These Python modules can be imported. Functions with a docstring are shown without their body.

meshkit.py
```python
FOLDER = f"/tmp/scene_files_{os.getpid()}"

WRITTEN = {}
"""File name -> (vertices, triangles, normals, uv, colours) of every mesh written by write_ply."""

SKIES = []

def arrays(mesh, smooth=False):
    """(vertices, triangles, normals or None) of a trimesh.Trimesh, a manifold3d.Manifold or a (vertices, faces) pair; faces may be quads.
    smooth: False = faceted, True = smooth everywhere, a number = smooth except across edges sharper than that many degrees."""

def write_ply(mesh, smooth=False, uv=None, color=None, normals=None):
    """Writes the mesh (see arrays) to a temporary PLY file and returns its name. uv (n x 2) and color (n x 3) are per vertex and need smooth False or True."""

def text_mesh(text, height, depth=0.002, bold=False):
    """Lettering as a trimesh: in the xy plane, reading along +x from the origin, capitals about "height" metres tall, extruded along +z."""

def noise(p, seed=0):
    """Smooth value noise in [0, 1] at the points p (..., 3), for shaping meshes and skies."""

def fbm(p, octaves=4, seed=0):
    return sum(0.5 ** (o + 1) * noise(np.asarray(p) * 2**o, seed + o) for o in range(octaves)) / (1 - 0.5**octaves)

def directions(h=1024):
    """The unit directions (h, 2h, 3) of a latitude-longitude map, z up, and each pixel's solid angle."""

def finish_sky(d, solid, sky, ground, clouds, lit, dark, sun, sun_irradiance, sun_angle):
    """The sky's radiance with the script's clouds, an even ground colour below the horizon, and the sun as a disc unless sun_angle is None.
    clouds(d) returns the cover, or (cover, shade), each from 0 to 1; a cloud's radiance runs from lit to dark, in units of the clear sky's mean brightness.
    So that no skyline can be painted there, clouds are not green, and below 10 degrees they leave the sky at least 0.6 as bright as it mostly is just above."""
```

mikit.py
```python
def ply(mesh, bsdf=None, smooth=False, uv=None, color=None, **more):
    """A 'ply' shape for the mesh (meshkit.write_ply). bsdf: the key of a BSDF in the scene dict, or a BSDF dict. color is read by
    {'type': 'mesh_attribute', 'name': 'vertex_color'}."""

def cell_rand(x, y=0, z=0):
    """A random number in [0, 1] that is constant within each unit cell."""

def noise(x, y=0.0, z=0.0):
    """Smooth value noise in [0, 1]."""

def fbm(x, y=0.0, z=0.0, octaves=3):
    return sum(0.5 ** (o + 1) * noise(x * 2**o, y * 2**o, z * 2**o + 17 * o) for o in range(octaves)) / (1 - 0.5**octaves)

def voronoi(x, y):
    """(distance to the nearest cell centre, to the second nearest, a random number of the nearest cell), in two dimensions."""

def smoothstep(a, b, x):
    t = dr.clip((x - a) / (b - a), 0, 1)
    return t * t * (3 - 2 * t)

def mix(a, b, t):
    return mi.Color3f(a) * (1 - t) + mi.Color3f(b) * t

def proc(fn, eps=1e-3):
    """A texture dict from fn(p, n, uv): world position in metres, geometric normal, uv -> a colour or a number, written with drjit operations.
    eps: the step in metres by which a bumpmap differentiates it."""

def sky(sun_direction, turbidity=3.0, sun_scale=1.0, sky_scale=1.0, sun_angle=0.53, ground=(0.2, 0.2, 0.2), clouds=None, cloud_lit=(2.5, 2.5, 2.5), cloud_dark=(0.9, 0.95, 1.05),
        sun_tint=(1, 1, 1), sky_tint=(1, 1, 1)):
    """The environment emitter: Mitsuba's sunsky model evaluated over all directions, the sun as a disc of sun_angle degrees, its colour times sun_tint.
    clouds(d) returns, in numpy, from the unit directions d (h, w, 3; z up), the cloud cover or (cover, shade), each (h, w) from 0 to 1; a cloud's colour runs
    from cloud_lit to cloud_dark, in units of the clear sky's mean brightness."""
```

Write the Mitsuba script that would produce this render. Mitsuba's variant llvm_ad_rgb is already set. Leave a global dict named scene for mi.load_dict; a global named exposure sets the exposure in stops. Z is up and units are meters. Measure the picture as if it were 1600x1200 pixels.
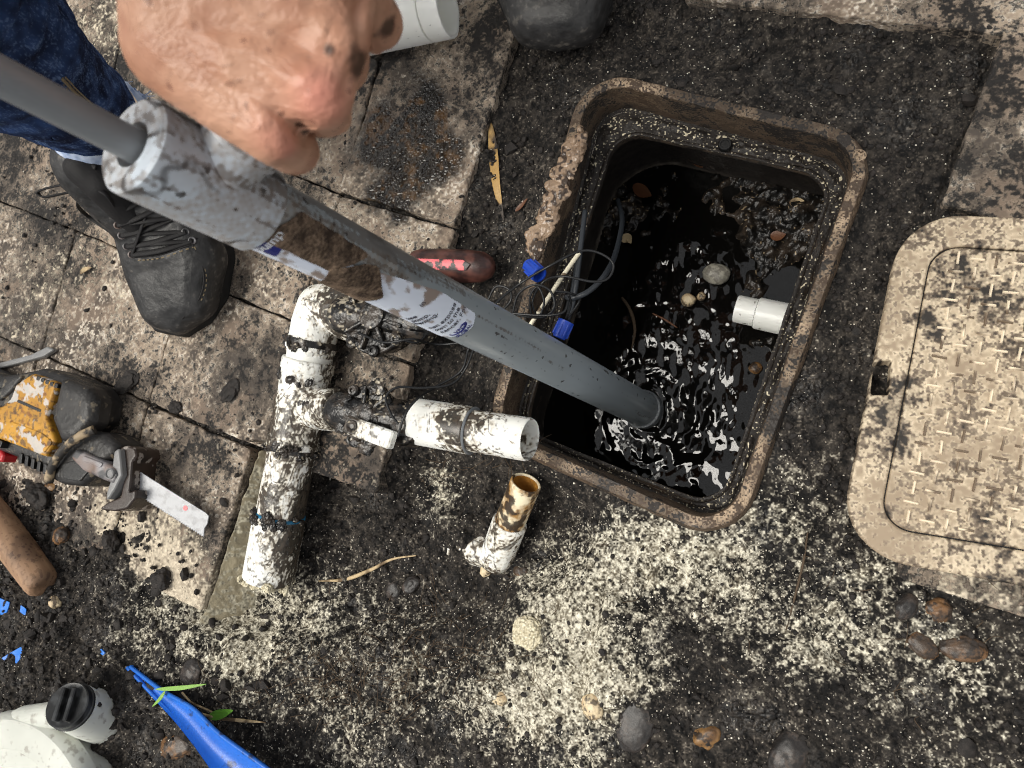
import math, random
import numpy as np, trimesh, shapely
import manifold3d as m3
import drjit as dr, mitsuba as mi
import mikit, meshkit
from mikit import noise, fbm, smoothstep, mix, proc, ply, voronoi, cell_rand
from shapely.geometry import Polygon, LineString, Point
from scipy.spatial import Delaunay

random.seed(7)
R = np.random.default_rng(7)
T = mi.ScalarTransform4f
scene, labels = {}, {}

# ---------------------------------------------------------------- camera, sky, exposure
F, HC = 1202.0, 0.76                       # focal length in photo pixels, camera height
DOWN = np.array([450, 180, 1202.0]); DOWN /= np.linalg.norm(DOWN)
_z = -DOWN; _x = np.array([1.0, 0, 0]) - DOWN[0] * DOWN; _x /= np.linalg.norm(_x); _y = np.cross(_z, _x)
M = np.array([_x, _y, _z])


def at(px, py, z=0.0):
    """World point at height z seen at photo pixel (px, py)."""
    r = np.array([px - 800.0, py - 600.0, F])
    return M @ (r * (HC - z) / (r @ DOWN)) + [0, 0, HC]


def dep(px, py, d):
    return M @ (np.array([px - 800.0, py - 600.0, F]) * d / F) + [0, 0, HC]


def pix(p):
    c = (np.asarray(p) - [0, 0, HC]) @ M
    return c[..., :2] / c[..., 2:] * F + [800, 600]


cam = np.array([0, 0, HC])
scene['camera'] = {'type': 'thinlens', 'fov': 2 * math.degrees(math.atan(800 / F)), 'fov_axis': 'x',
                   'aperture_radius': 0.0014, 'focus_distance': 0.84, 'near_clip': 0.02, 'far_clip': 200.0,
                   'to_world': T().look_at(origin=cam.tolist(), target=(cam + M @ [0, 0, 1]).tolist(), up=(M @ [0, -1, 0]).tolist())}
exposure = 2.65
SUN = np.array([-0.37, -0.12, 0.92])
scene['sky'] = mikit.sky(SUN, turbidity=3, sun_scale=0.44, sun_angle=33, clouds=lambda d: (1.0, 0.5 * meshkit.fbm(d * 3.0, 4)),
                         cloud_lit=(1.3, 1.3, 1.3), cloud_dark=(0.6, 0.63, 0.68), ground=(0.1, 0.09, 0.08), sun_tint=(0.86, 0.98, 1.15))


# ---------------------------------------------------------------- helpers
def nk(base):
    if base not in scene and base not in labels and not any(k.startswith(base + '__') for k in scene):
        return base
    i = 1
    while f'{base}_{i:03d}' in scene or f'{base}_{i:03d}' in labels:
        i += 1
    return f'{base}_{i:03d}'


def tag(key, label=None, cat=None, group=None, kind=None):
    d = {k: v for k, v in (('label', label), ('category', cat), ('group', group), ('kind', kind)) if v}
    labels[key] = {**labels.get(key, {}), **d}
    return key


def thing(name, label, cat, group=None):
    return tag(nk(name), label, cat, group)


def add(name, mesh, mat, parent=None, smooth=35, label=None, **kw):
    key = nk(f'{parent}__{name}' if parent else name)
    scene[key] = ply(mesh, mat, smooth=smooth, **kw)
    labels.setdefault(key, {})
    if label:
        labels[key]['label'] = label
    return key


def cat(*ms):
    return trimesh.util.concatenate([m for m in ms if m is not None])


def mo(man):
    me = man.to_mesh()
    return trimesh.Trimesh(me.vert_properties[:, :3], me.tri_verts, process=False)


_sp = trimesh.creation.icosphere(2).vertices


def hull(*balls):
    return m3.Manifold.hull_points(np.concatenate([_sp * b[3] + np.array(b[:3]) for b in balls]).astype(np.float32))


def ball(p, r):
    return (*np.asarray(p, float), r)


def union(ms):
    return m3.Manifold.batch_boolean(list(ms), m3.OpType.Add)


def soften(man, length, its=10, lamb=0.5):
    m = mo(man.refine_to_length(length))
    m.merge_vertices()
    trimesh.smoothing.filter_taubin(m, lamb=lamb, nu=lamb + 0.03, iterations=its)
    return m


def displace(m, amp, freq, seed=0, octaves=3, aniso=None):
    m = m.copy()
    v = np.array(m.vertices)
    q = v * freq if aniso is None else (v @ np.asarray(aniso).T)
    m.vertices = v + np.array(m.vertex_normals) * ((meshkit.fbm(q + seed * 7.3, octaves, seed) - 0.5) * 2 * amp)[:, None]
    return m


def frame(t):
    t = np.asarray(t, float) / np.linalg.norm(t)
    a = np.cross(t, [0, 0, 1.0] if abs(t[2]) < 0.9 else [1.0, 0, 0]); a /= np.linalg.norm(a)
    return t, a, np.cross(t, a)


def spline(pts, n=8):
    """Catmull-Rom through the points (rows of any width)."""
    p = np.asarray(pts, float)
    p = np.vstack([2 * p[0] - p[1], p, 2 * p[-1] - p[-2]])
    out = []
    for i in range(1, len(p) - 2):
        a, b, c, d = p[i - 1:i + 3]
        for t in np.linspace(0, 1, n, endpoint=False):
            out.append(0.5 * (2 * b + (c - a) * t + (2 * a - 5 * b + 4 * c - d) * t * t + (3 * b - a - 3 * c + d) * t ** 3))
    out.append(p[-2])
    return np.array(out)


def tube(pts, r, sides=8, sm=8, flat=1.0, caps=True):
    """Swept tube; r is a number or one per control point."""
    r = np.broadcast_to(np.asarray(r, float), (len(pts),))
    q = np.column_stack([np.asarray(pts, float), r])
    q = spline(q, sm) if sm > 1 and len(q) > 2 else q
    p, r = q[:, :3], q[:, 3]
    t = np.gradient(p, axis=0); t /= np.linalg.norm(t, axis=1, keepdims=True) + 1e-12
    a = frame(t[0])[1]
    rings = []
    for i in range(len(p)):
        a = a - (a @ t[i]) * t[i]; a /= np.linalg.norm(a)
        b = np.cross(t[i], a)
        ang = np.arange(sides) * 2 * np.pi / sides
        rings.append(p[i] + r[i] * (np.cos(ang)[:, None] * a + flat * np.sin(ang)[:, None] * b))
    v = np.vstack(rings); n = len(p)
    i, j = np.meshgrid(np.arange(n - 1), np.arange(sides), indexing='ij')
    qd = np.stack([i * sides + j, i * sides + (j + 1) % sides, (i + 1) * sides + (j + 1) % sides, (i + 1) * sides + j], -1).reshape(-1, 4)
    f = np.vstack([qd[:, [0, 1, 2]], qd[:, [0, 2, 3]]])
    if caps:
        v = np.vstack([v, p[0], p[-1]])
        k = np.arange(sides)
        f = np.vstack([f, np.stack([(k + 1) % sides, k, k * 0 + n * sides], 1), np.stack([(n - 1) * sides + k, (n - 1) * sides + (k + 1) % sides, k * 0 + n * sides + 1], 1)])
    return trimesh.Trimesh(v, f, process=False)


def lathe(a, b, prof, sides=56):
    """Revolve prof [(metres along a->b from a, radius)] about the axis a->b."""
    a = np.asarray(a, float); t, e1, e2 = frame(np.asarray(b, float) - a)
    ang = np.arange(sides) * 2 * np.pi / sides
    ring = np.cos(ang)[:, None] * e1 + np.sin(ang)[:, None] * e2
    v = np.vstack([a + t * s + ring * max(r, 1e-5) for s, r in prof])
    i, j = np.meshgrid(np.arange(len(prof) - 1), np.arange(sides), indexing='ij')
    qd = np.stack([i * sides + j, i * sides + (j + 1) % sides, (i + 1) * sides + (j + 1) % sides, (i + 1) * sides + j], -1).reshape(-1, 4)
    return trimesh.Trimesh(v, np.vstack([qd[:, [0, 1, 2]], qd[:, [0, 2, 3]]]), process=False)


def pipe(a, b, ro, ri=None, e=0.0012):
    """Pipe with eased rims; open if ri is given."""
    L = np.linalg.norm(np.asarray(b) - np.asarray(a))
    n = max(2, int(L / 0.01))
    mid = [(s, ro) for s in np.linspace(e, L - e, n)]
    if ri is None:
        return lathe(a, b, [(0, 0), (0, ro - e)] + mid + [(L, ro - e), (L, 0)])
    return lathe(a, b, [(L * 0.5, ri), (e, ri), (0, ri + e * .6), (0, ro - e * .6)] + mid + [(L, ro - e * .6), (L, ri + e * .6), (L - e, ri), (L * 0.5, ri)])


def cbox(c, ax, size, ch=0.0015):
    """Chamfered box: centre, 3 axes (rows), full sizes."""
    h = np.asarray(size) / 2
    pts = []
    for s in np.ndindex(2, 2, 2):
        s = np.array(s) * 2 - 1
        for k in range(3):
            q = h - ch; q = q.copy(); q[k] = h[k]
            pts.append((s * q) @ np.asarray(ax) + c)
    return mo(m3.Manifold.hull_points(np.array(pts, np.float32)))


def blob(c, rad, seed=0, amp=0.25, freq=1.6, sub=3, rot=None):
    s = trimesh.creation.icosphere(sub)
    v = np.array(s.vertices)
    v = v * (1 + (meshkit.fbm(v * freq + seed * 3.7, 3, seed) - 0.5)[:, None] * 2 * amp)
    v = v * np.asarray(rad)
    if rot is not None:
        v = v @ trimesh.transformations.rotation_matrix(rot, [0, 0, 1])[:3, :3].T
    return trimesh.Trimesh(v + np.asarray(c), s.faces, process=False)


def rough_poly(pts, r=0.003, step=0.003, amp=0.0, freq=60, seed=0):
    """Rounded, densely sampled, slightly uneven outline."""
    P = Polygon(pts)
    if r:
        P = P.buffer(-r, quad_segs=6).buffer(2 * r, quad_segs=6).buffer(-r, quad_segs=6)
    ring = P.exterior
    n = max(12, int(ring.length / step))
    q = np.array([ring.interpolate(i / n, normalized=True).coords[0] for i in range(n)])
    if amp:
        d = np.roll(q, -1, 0) - np.roll(q, 1, 0); d /= np.linalg.norm(d, axis=1, keepdims=True)
        nn = np.column_stack([d[:, 1], -d[:, 0]])
        q = q + nn * ((meshkit.fbm(np.column_stack([q * freq, q[:, 0] * 0 + seed]), 3, seed) - 0.5) * 2 * amp)[:, None]
    return Polygon(q)


def pillow(P, z0, z1, r, step=0.004, top=None, bottom=True):
    """A plate with outline P (shapely polygon), from z0 to z1, its upper edge rounded with radius r; top(x, y) adds height."""
    step_b = max(step * .6, 0.0012)
    def ringpts(Q):
        out = []
        for g in getattr(Q, 'geoms', [Q]):
            if g.is_empty: continue
            for rg in [g.exterior, *g.interiors]:
                n = max(8, int(rg.length / step_b))
                out.append(np.array([rg.interpolate(i / n, normalized=True).coords[0] for i in range(n)]))
        return np.vstack(out) if out else np.zeros((0, 2))
    edge = ringpts(P)
    pts, hs = [edge], [np.full(len(edge), z1 - r)]
    for k in (1, 2, 3):
        a = k / 3 * math.pi / 2
        q = ringpts(P.buffer(-r * (1 - math.cos(a))))
        pts.append(q); hs.append(np.full(len(q), z1 - r + r * math.sin(a)))
    x0, y0, x1, y1 = P.bounds
    g = np.stack(np.meshgrid(np.arange(x0, x1, step), np.arange(y0, y1, step)), -1).reshape(-1, 2)
    g = g + (np.random.default_rng(1).random(g.shape) - .5) * step * .6
    g = g[shapely.contains_xy(P.buffer(-r - step * .5), g[:, 0], g[:, 1])]
    pts.append(g); hs.append(np.full(len(g), z1))
    p, h = np.vstack(pts), np.concatenate(hs)
    p, idx = np.unique(np.round(p, 6), axis=0, return_index=True); h = h[idx]
    tri = Delaunay(p).simplices
    c = p[tri].mean(1)
    tri = tri[shapely.contains_xy(P.buffer(1e-5), c[:, 0], c[:, 1])]
    e1, e2 = p[tri[:, 1]] - p[tri[:, 0]], p[tri[:, 2]] - p[tri[:, 0]]
    cr = e1[:, 0] * e2[:, 1] - e1[:, 1] * e2[:, 0]
    tri = np.where((cr < 0)[:, None], tri[:, ::-1], tri)[np.abs(cr) > 1e-12]
    if top is not None:
        h = h + top(p[:, 0], p[:, 1])
    v = np.column_stack([p, h])
    ms = [trimesh.Trimesh(v, tri, process=False)]
    for rg in [g for G in getattr(P, 'geoms', [P]) for g in (G.exterior, *G.interiors)]:
        n = max(8, int(rg.length / step_b))
        q = np.array([rg.interpolate(i / n, normalized=True).coords[0] for i in range(n)])
        hh = np.full(n, z1 - r) + (top(q[:, 0], q[:, 1]) if top is not None else 0)
        k = np.arange(n); kk = (k + 1) % n
        sv = np.vstack([np.column_stack([q, hh]), np.column_stack([q, np.full(n, z0)])])
        sf = np.vstack([np.stack([k, k + n, kk], 1), np.stack([kk, k + n, kk + n], 1)])
        ms.append(trimesh.Trimesh(sv, sf, process=False))
    if bottom:
        ms.append(trimesh.Trimesh(np.column_stack([p, np.full(len(p), z0)]), tri[:, ::-1], process=False))
    return cat(*ms)


def gp(*pp, z=0.0):
    """Ground outline (x, y) from photo pixels."""
    return [at(a, b, z)[:2] for a, b in pp]


def sm01(a, b, x):
    t = np.clip((x - a) / (b - a), 0, 1)
    return t * t * (3 - 2 * t)


def sdist(P, x, y):
    """Signed distance to polygon P, positive inside."""
    d = shapely.distance(P.exterior, shapely.points(np.ravel(x), np.ravel(y))).reshape(np.shape(x))
    return np.where(shapely.contains_xy(P, x, y), d, -d)


# ---------------------------------------------------------------- materials
def C(r, g, b):
    """sRGB 0-255 to linear."""
    return [float(((c / 255 + 0.055) / 1.055) ** 2.4) if c > 10 else c / 255 / 12.92 for c in (r, g, b)]


def mat(name, base, rough=0.6, spec=0.5, bump=None, scale=0.001, two=True, eps=4e-4, **kw):
    t = lambda v: proc(v) if callable(v) else ({'type': 'rgb', 'value': list(v)} if isinstance(v, (list, tuple)) else v)
    b = {'type': 'principled', 'base_color': t(base), 'roughness': t(rough), 'specular': spec, **kw}
    if two:
        b = {'type': 'twosided', 'bsdf': b}
    if bump:
        b = {'type': 'bumpmap', 'arbitrary': proc(bump, eps), 'scale': scale, 'bsdf': b}
    scene[name] = b
    return name


LU = at(1425, 470, .018)[:2] - at(1366, 770, .018)[:2]; LU /= np.linalg.norm(LU)     # box lid: up its left edge, across it, first tread
LW = np.array([LU[1], -LU[0]])
LO = at(1440, 395, .018)[:2]
# sand spilled on the soil: (photo px, py, radius px, amount)
SAND = [(620, 1080, 170, .36), (420, 960, 80, .52), (900, 1000, 130, .66), (850, 1120, 120, .6), (330, 1010, 70, .7), (1010, 860, 100, .6),
        (660, 770, 45, .8), (1240, 920, 190, .40), (1000, 1060, 50, .5), (480, 1150, 110, .3), (1430, 1150, 190, .30), (1120, 880, 120, .30), (1210, 810, 90, .26), (1500, 1030, 90, .34), (1330, 960, 80, .3), (850, 900, 70, .35), (230, 960, 60, .5), (340, 830, 60, .5)]
SANDW = []
for a, b, r, s in SAND:
    c = at(a, b)
    SANDW.append((c[0], c[1], np.linalg.norm(at(a + r, b) - c), s))


def sand_amount(x, y):
    s = 0
    for cx, cy, r, a in SANDW:
        s = s + a * dr.exp(-(dr.square(x - cx) + dr.square(y - cy)) * (1 / r ** 2))
    return s


def soil_col(p, n, uv):
    x, y, z = p.x, p.y, p.z
    S = sand_amount(x, y)
    big, med, sml = fbm(x * 15, y * 15, z * 8, 3), fbm(x * 62, y * 62, z * 40, 3), fbm(x * 150, y * 150, z * 90, 2)
    f1, f2 = noise(x * 300, y * 300, z * 300), noise(x * 640, y * 640, z * 640 + 5)
    D = S * 1.15 + (big - .5) * (.25 + S * 1.1) + (med - .5) * (.5 + S * .9) + (sml - .5) * .8
    g = smoothstep(-.34, .50, D - .73 + (f1 - .5) * .62 + (f2 - .5) * .62)
    base = mix(C(14, 13, 13), C(62, 57, 52), smoothstep(.34, .72, sml * .4 + med * .25 + f1 * .2 + f2 * .15))
    base = mix(base, C(112, 104, 94), smoothstep(.56, .82, f2 * .5 + f1 * .2 + med * .3) * .7)
    sand = mix(C(104, 96, 80), C(232, 226, 206), smoothstep(.25, .85, f2 * .55 + f1 * .45))
    return mix(base, sand, g * .92)


def soil_h(p, n, uv):
    x, y = p.x, p.y
    return fbm(x * 140, y * 140, p.z * 100, 3) * .65 + noise(x * 420, y * 420) * .35


mat('m_soil', soil_col, lambda p, n, uv: .95 - .45 * smoothstep(.5, .8, fbm(p.x * 30, p.y * 30, 3., 2)), .35, soil_h, .006)

STAIN = at(640, 235)


SLABSAND = [(at(235, 850)[:2], .085, .62), (at(290, 930)[:2], .06, .62), (at(170, 790)[:2], .05, .4), (at(60, 440)[:2], .12, .35), (at(190, 420)[:2], .07, .3), (at(560, 755)[:2], .03, .35), (at(1520, 940)[:2], .06, .5), (at(160, 40)[:2], .08, .5), (at(560, 340)[:2], .05, .35)]


def slab_col(p, n, uv):
    x, y, z = p.x, p.y, p.z
    big, med = fbm(x * 9 + 3, y * 9, z * 6, 3), fbm(x * 52, y * 52, z * 40, 4)
    f1, f2, f3 = noise(x * 210, y * 210, z * 210), noise(x * 430, y * 430, z * 430), noise(x * 1100, y * 1100, 3.)
    t = big * .26 + med * .30 + f1 * .22 + f2 * .22
    base = mix(C(72, 65, 59), C(166, 150, 132), smoothstep(.34, .62, t))
    base = mix(base, C(226, 218, 204), smoothstep(.50, .72, f1 * .28 + f2 * .46 + med * .26) * .85)
    base = mix(base, C(138, 120, 104), smoothstep(.55, .7, fbm(x * 20 + 8, y * 20, 5., 3)) * .5)
    d = med * .27 + f1 * .25 + f2 * .36 + f3 * .12 + (fbm(x * 13, y * 13, 9., 3) - .5) * .62 + (fbm(x * 120, y * 120, 4., 2) - .5) * .3
    base = mix(base, C(42, 38, 35), smoothstep(.40, .60, d) * .85)
    base = mix(base, C(20, 18, 18), smoothstep(.52, .70, d) * .92)
    sp = 0
    for (cx, cy), r, k in SLABSAND:
        sp = sp + k * dr.exp(-(dr.square(x - cx) + dr.square(y - cy)) * (1 / r ** 2))
    base = mix(base, mix(C(120, 108, 92), C(224, 211, 188), f1 * .4 + f2 * .6), smoothstep(.50, .74, sp * .5 + f1 * .22 + f2 * .22 + med * .3 - .04))
    # wet brown patch left by pumped-out water
    w = wet(x, y)
    return mix(base, mix(C(12, 9, 7), C(78, 54, 27), smoothstep(.48, .74, med * .55 + f1 * .45)), w * .93)


def wet(x, y):
    d = dr.sqrt(dr.square((x - STAIN[0]) * 1.15) + dr.square(y - STAIN[1]))
    return smoothstep(.092, .05, d + (fbm(x * 26, y * 26, 2., 3) - .5) * .10)


def slab_h(p, n, uv):
    x, y = p.x, p.y
    return fbm(x * 120, y * 120, p.z * 100, 3) * .55 + noise(x * 520, y * 520) * .45


mat('m_slab', slab_col, lambda p, n, uv: mix([.85] * 3, [.10] * 3, wet(p.x, p.y)), .45, slab_h, .0022)


def box_col(p, n, uv):
    x, y, z = p.x, p.y, p.z
    a, b = fbm(x * 22, y * 22, z * 22, 3), fbm(x * 110, y * 110, z * 110, 3)
    f = noise(x * 600, y * 600, z * 600)
    up = smoothstep(.4, .9, n.z)
    base = mix(C(70, 57, 46), C(172, 146, 118), smoothstep(.40, .66, a * .35 + b * .4 + f * .25))
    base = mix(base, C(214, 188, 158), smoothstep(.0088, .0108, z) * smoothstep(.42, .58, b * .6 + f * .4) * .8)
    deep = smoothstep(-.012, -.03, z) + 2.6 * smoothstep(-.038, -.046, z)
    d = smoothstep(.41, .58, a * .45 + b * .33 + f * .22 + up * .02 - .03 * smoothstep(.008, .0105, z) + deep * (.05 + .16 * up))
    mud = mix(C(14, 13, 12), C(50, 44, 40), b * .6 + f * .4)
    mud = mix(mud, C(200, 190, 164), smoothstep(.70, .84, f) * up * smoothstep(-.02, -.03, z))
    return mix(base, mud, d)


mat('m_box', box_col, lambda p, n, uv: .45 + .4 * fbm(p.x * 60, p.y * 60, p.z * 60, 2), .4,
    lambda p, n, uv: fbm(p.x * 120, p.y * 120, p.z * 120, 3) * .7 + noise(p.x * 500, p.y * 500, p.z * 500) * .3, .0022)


def lid_col(p, n, uv):
    x, y, z = p.x, p.y, p.z
    a, b = fbm(x * 13, y * 13, 4., 3), fbm(x * 70, y * 70, 1., 4)
    f, f2 = noise(x * 330, y * 330), noise(x * 640, y * 640)
    base = mix(C(148, 131, 110), C(222, 206, 178), smoothstep(.34, .62, a * .5 + b * .3 + f * .2))
    base = mix(base, C(104, 90, 76), smoothstep(.46, .62, b * .45 + f * .33 + f2 * .22) * .75)
    # dirt caught against the treads
    qx, qy = x - float(LO[0]), y - float(LO[1])
    u, v = (qx * float(LW[0]) + qy * float(LW[1])) / .0146, -(qx * float(LU[0]) + qy * float(LU[1])) / .0128
    i, j = dr.round(u), dr.round(v)
    du, dv = (u - i) * .0146, (v - j) * .0128
    odd = (i + j) - 2 * dr.floor((i + j) * .5) > .5
    al, ac = dr.select(odd, dv, du), dr.select(odd, du, dv)
    dist = dr.sqrt(dr.square(dr.maximum(dr.abs(al) - .0055, 0)) + dr.square(ac))
    caught = smoothstep(.0040, .0012, dist) * smoothstep(.0170, .0166, z) * smoothstep(.3, .6, fbm(x * 40, y * 40, 8., 2))
    d = a * .42 + b * .36 + f * .14 + f2 * .08 + smoothstep(.0170, .0140, z) * .04 + caught * .055
    return mix(mix(base, C(84, 70, 58), smoothstep(.46, .60, d) * .75), C(24, 22, 21), smoothstep(.57, .68, d) * .92)


def tread_col(p, n, uv):
    return mix(C(224, 208, 182), C(104, 88, 72), smoothstep(.42, .62, fbm(p.x * 60, p.y * 60, 7., 3)))


mat('m_tread', tread_col, .5, .5)
mat('m_lid', lid_col, .62, .4, lambda p, n, uv: fbm(p.x * 160, p.y * 160, 1., 3), .0007)


def pvc_dirt(cover, lo=.0):
    def col(p, n, uv):
        x, y, z = p.x, p.y, p.z
        wx, wy = fbm(x * 20, y * 20, z * 20, 2) * 2.4, fbm(x * 20 + 9, y * 20, z * 20, 2) * 2.4
        # smears run with the pipe
        a = fbm((x * 46 - y * 10) + wx * 1.3, (y * 22 + x * 6) + wy * 1.3, z * 40, 4)
        b = fbm(x * 150, y * 150, z * 150, 3)
        f = noise(x * 420, y * 420, z * 420)
        big = fbm(x * 13, y * 13, z * 13 + 4, 2)
        s = a * .46 + b * .32 + (big - .5) * .75 + f * .22 + cover
        thin = smoothstep(.42, .60, s)
        thick = smoothstep(.52, .63, s)
        vein = smoothstep(.045, .008, dr.abs(fbm((x * 60 - y * 14) + wx * 1.6, (y * 26 + x * 8) + wy * 1.6, z * 40 + 3, 3) - .5)) * smoothstep(.36, .48, s)
        vein = dr.maximum(vein, smoothstep(.035, .006, dr.abs(fbm((x * 110 - y * 24) + wx * 2.4, (y * 40 + x * 12) + wy * 2.4, z * 60 + 9, 3) - .5)) * smoothstep(.40, .5, s))
        base = mix(C(228, 228, 222), mix(C(206, 196, 172), C(140, 122, 98), f), thin * .75)
        base = mix(base, C(48, 40, 34), vein * .8)
        return mix(base, mix(C(14, 12, 11), C(66, 56, 46), smoothstep(.35, .75, b * .6 + f * .4)), thick * .96)
    return col


mat('m_pvc_dirty', pvc_dirt(.062), .38, .5, lambda p, n, uv: fbm(p.x * 140, p.y * 140, p.z * 140, 3), .0015)
mat('m_pvc', pvc_dirt(-.075), .32, .5)
mat('m_pvc_clean', lambda p, n, uv: mix(mix(C(236, 237, 234), C(214, 214, 206), fbm(p.x * 40, p.y * 40, p.z * 40, 3)), C(70, 60, 50), smoothstep(.74, .82, noise(p.x * 300, p.y * 300, p.z * 300) * .6 + fbm(p.x * 40, p.y * 40, p.z * 40, 2) * .4) * .8), .3, .5)
mat('m_pvc_mud', pvc_dirt(.09), .5, .5, lambda p, n, uv: fbm(p.x * 140, p.y * 140, p.z * 140, 3), .002)
mat('m_pvc_inside', lambda p, n, uv: mix(C(120, 74, 26), C(196, 140, 60), fbm(p.x * 90, p.y * 90, p.z * 90, 3)), .6, .4)
mat('m_glue', C(30, 104, 140), .5)
mat('m_mud', lambda p, n, uv: mix(mix(C(13, 12, 12), C(58, 51, 45), smoothstep(.4, .7, fbm(p.x * 130, p.y * 130, p.z * 130, 3))), C(176, 166, 146), smoothstep(.60, .74, fbm(p.x * 60, p.y * 60, p.z * 60, 3) * .55 + noise(p.x * 360, p.y * 360, p.z * 360) * .45) * .8), .36, .5,
    lambda p, n, uv: fbm(p.x * 190, p.y * 190, p.z * 190, 3), .0016)


mat('m_rod', lambda p, n, uv: mix(C(124, 128, 131), C(108, 112, 116), fbm(p.x * 40, p.y * 40, p.z * 12, 2)), .38, .5)


def label_col(p, n, uv):
    x, y, z = p.x, p.y, p.z
    a, b = fbm(x * 45, y * 45, z * 30, 3), fbm(x * 170, y * 170, z * 90, 3)
    return mix(C(214, 222, 236), C(120, 98, 78), smoothstep(.5, .6, a * .6 + b * .4 - .015 + (z - .1) * .12) * .85)


mat('m_label', label_col, .35, .5)
mat('m_navy', C(34, 40, 110), .4)
mat('m_ink', C(48, 50, 62), .5)
mat('m_white', C(225, 228, 235), .4)
mat('m_tape', lambda p, n, uv: mix(C(52, 41, 33), C(132, 112, 94), smoothstep(.3, .8, fbm(p.x * 110, p.y * 110, p.z * 110, 4) * .7 + noise(p.x * 700, p.y * 700, p.z * 700) * .3)), .7, .3,
    lambda p, n, uv: fbm(p.x * 260, p.y * 260, p.z * 260, 3), .0012)

KN = []   # reddened knuckles: centre, radius (filled before the hand is built)
KN_PX = [((425, 216), .322, .014), ((506, 150), .322, .016), ((470, 245), .34, .010)]
for (a, b), d, r in KN_PX:
    KN.append((dep(a, b, d), r))
SMUDGE = [(dep(511, 76, .315), .0035), (dep(480, 66, .315), .006), (dep(574, 6, .372), .015), (dep(612, 50, .372), .009), (dep(556, 40, .365), .007), (dep(556, 95, .335), .008), (dep(480, 100, .33), .005), (dep(478, 206, .352), .0032), (dep(466, 192, .345), .0025), (dep(550, 122, .352), .0032), (dep(540, 112, .347), .0025), (dep(566, 30, .358), .0045), (dep(516, 78, .326), .0035)]


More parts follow.
